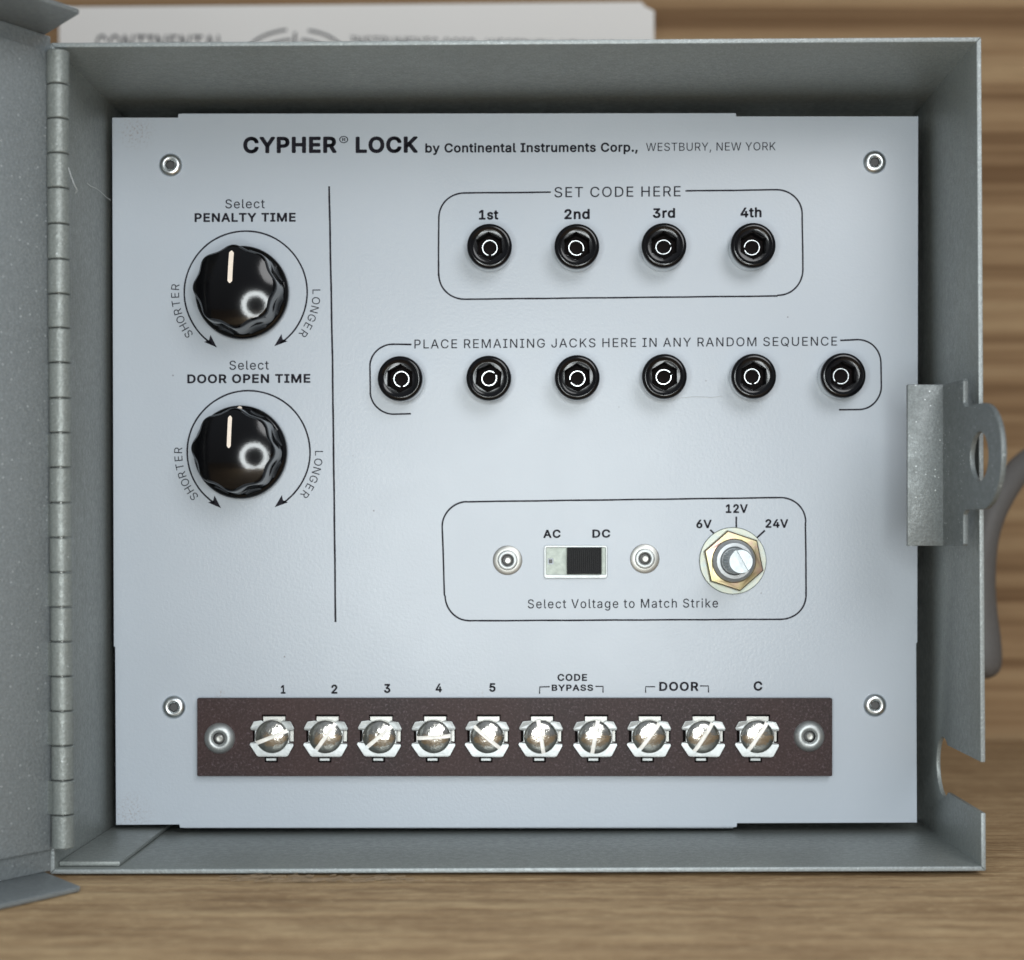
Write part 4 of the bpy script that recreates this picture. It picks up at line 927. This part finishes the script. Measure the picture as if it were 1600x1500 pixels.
for (u, v, ga, lab) in jl:
    x, z = PT(u, v, 7.6)
    root = empty('pin_jack', (x, 0, z)); root.rotation_euler = (R(random.uniform(-2, 2)), 0, R(random.uniform(-2, 2)))
    tag(root, lab, 'pin jack', 'pin jacks plugged into the panel')
    bdy = bpy.data.objects.new('jack_body', JM); COL.objects.link(bdy); bdy.parent = root; bdy.rotation_euler = (0, R(random.uniform(-6, 6)), 0)
    cl_ = bpy.data.objects.new('collar', COLL); COL.objects.link(cl_); cl_.parent = root
    c_ = bpy.data.objects.new('contact_ring', CM); COL.objects.link(c_); c_.parent = root; c_.rotation_euler = (0, R(-ga), 0)
    c_.location = Vector((random.uniform(-.18, .18), random.uniform(-.3, .5), random.uniform(-.18, .18)))*MM; c_.scale = (1, 1, random.uniform(0.93, 1.03))

# ================================================================== BEHIND THE BOX
ZP = 640.0; k = ZP/D
def pp(u, v): x, z = PT(u, v, 0); return (x*k, z*k)
botz = FZ+0.3
loop = [pp(92, 11), pp(560, 7), pp(1002, 3), pp(1008, 10), pp(1022, 17), (pp(1023, 17)[0]+1, botz), (pp(90, 11)[0]+1, botz)]
me = outline([loop], D-ZP-1.6, D-ZP, 0.05)
paper = obj('paper_sheet', me, M_PAPER)
tag(paper, 'white printed letterhead booklet standing upright behind the open grey box', 'paper')
ZT = ZP-0.15
def ptx(*a, **kk): return text(*a, parent=None, zplane=ZT, material=M_PINK, **kk)
for o in (text('CONTINENTAL', 150, 352, 54, 82, 0.012, 1.0, -1, name='printed_heading', zplane=ZT, material=M_PINK),
          text('INSTRUMENTS CORP., WESTBURY, NEW YORK', 548, 975, 56, 74, 0.01, 1.0, -9, name='printed_heading', zplane=ZT, material=M_PINK),
          ribbon([arc(462, 92, 80, 165, 100, 20, 46), arc(462, 92, 80, 76, 15, 20, 46), arc(462, 92, 60, 150, 96, 20, 30), arc(462, 92, 60, 82, 20, 20, 30), [(461, 50), (461, 86)]], 4.2, 'printed_emblem', None, zplane=ZT, material=M_PINK)):
    o.parent = paper

# grey bent hose / cable beyond the right wall
def at(u, v, z): return ((u-VU)*z/FPX, z-D, (VV-v)*z/FPX)
zc = 530
ctrl = [(1700, 655, 585, 4.3), (1640, 700, 560, 4.3), (1600, 727, 545, 4.2), (1575, 757, 537, 4.2), (1551, 800, 532, 4.3), (1538, 845, 530, 4.3), (1533, 900, 530, 4.4), (1534, 950, 530, 4.6), (1537, 990, 530, 5.0),
        (1537, 1015, 530, 5.5), (1537, 1035, 530, 5.5), (1537, 1047, 530, 4.9), (1537, 1055, 530, 3.6), (1537, 1060, 530, 1.6)]
pts, rad = [], []
for i in range(len(ctrl)-1):
    a = ctrl[max(i-1, 0)]; b_ = ctrl[i]; c_ = ctrl[i+1]; d_ = ctrl[min(i+2, len(ctrl)-1)]
    for s in range(4):
        t = s/4; qv = [0.5*((2*b_[j])+(-a[j]+c_[j])*t+(2*a[j]-5*b_[j]+4*c_[j]-d_[j])*t*t+(-a[j]+3*b_[j]-3*c_[j]+d_[j])*t**3) for j in range(4)]
        pts.append(at(qv[0], qv[1], qv[2])); rad.append(qv[3])
pts.append(at(*ctrl[-1][:3])); rad.append(ctrl[-1][3])
cable = obj('bent_cable', tube(pts, rad, 24), M_RUBBER, smooth=60)
tag(cable, 'thick bent grey rubber cable end hanging behind the right side of the box', 'cable')

# torn wood fibres caught under the front edge of the box
vs, fs = [], []
for i in range(95):
    u = random.choice((random.gauss(480, 55), random.uniform(340, 640))); z = random.uniform(389, 396.5)
    x = (u-VU)*z/FPX; y = z-D; L_ = random.uniform(1.0, 5.5); a = random.gauss(0, 0.4); zz = FZ+random.uniform(0.05, 0.5); w_ = random.uniform(0.05, 0.16)
    dx, dy = L_*math.cos(a), L_*math.sin(a)*0.6; lift = random.uniform(-0.1, 0.7)
    b0 = len(vs)
    for (fx, hh) in ((0, 0), (0.5, lift*0.7), (1, lift)):
        vs += [(x+dx*fx, y+dy*fx-w_, zz+hh), (x+dx*fx, y+dy*fx+w_, zz+hh), (x+dx*fx, y+dy*fx, zz+hh+w_*1.6)]
    for j in range(2):
        o = b0+3*j
        for kk in range(3): fs.append((o+kk, o+(kk+1) % 3, o+3+(kk+1) % 3, o+3+kk))
sp_ = obj('wood_fibres', mesh_from(vs, fs), M_SPLINT); tag(sp_, 'loose torn wood fibres under the front edge of the grey box', 'wood fibres', kind='stuff')

# strands of lint
def lint(pix, h, label):
    pts = [L2W(PT(u, v, hh)[0], PT(u, v, hh)[1], hh) for (u, v), hh in zip(pix, h)]
    o = obj('lint_strand', tube(pts, [0.07]*len(pts), 5), M_LINT); tag(o, label, 'lint', 'strands of lint'); return o
lint([(136, 286), (142, 291), (150, 294), (158, 300), (166, 308), (173, 313)], [20, 18, 15, 11, 6, 2], 'pale lint strand bridging the left wall and the upper left edge of the panel')
lint([(107, 262), (111, 275), (116, 288), (121, 298), (118, 302)], [53.2, 53.4, 53.2, 51.5, 50.5], 'pale curled lint strand on the upper part of the hinge')
lint([(1064, 622), (1080, 620), (1096, 620), (1112, 621), (1128, 619)], [0.1, 0.12, 0.1, 0.12, 0.1], 'faint lint strand on the panel below the fourth lower jack')
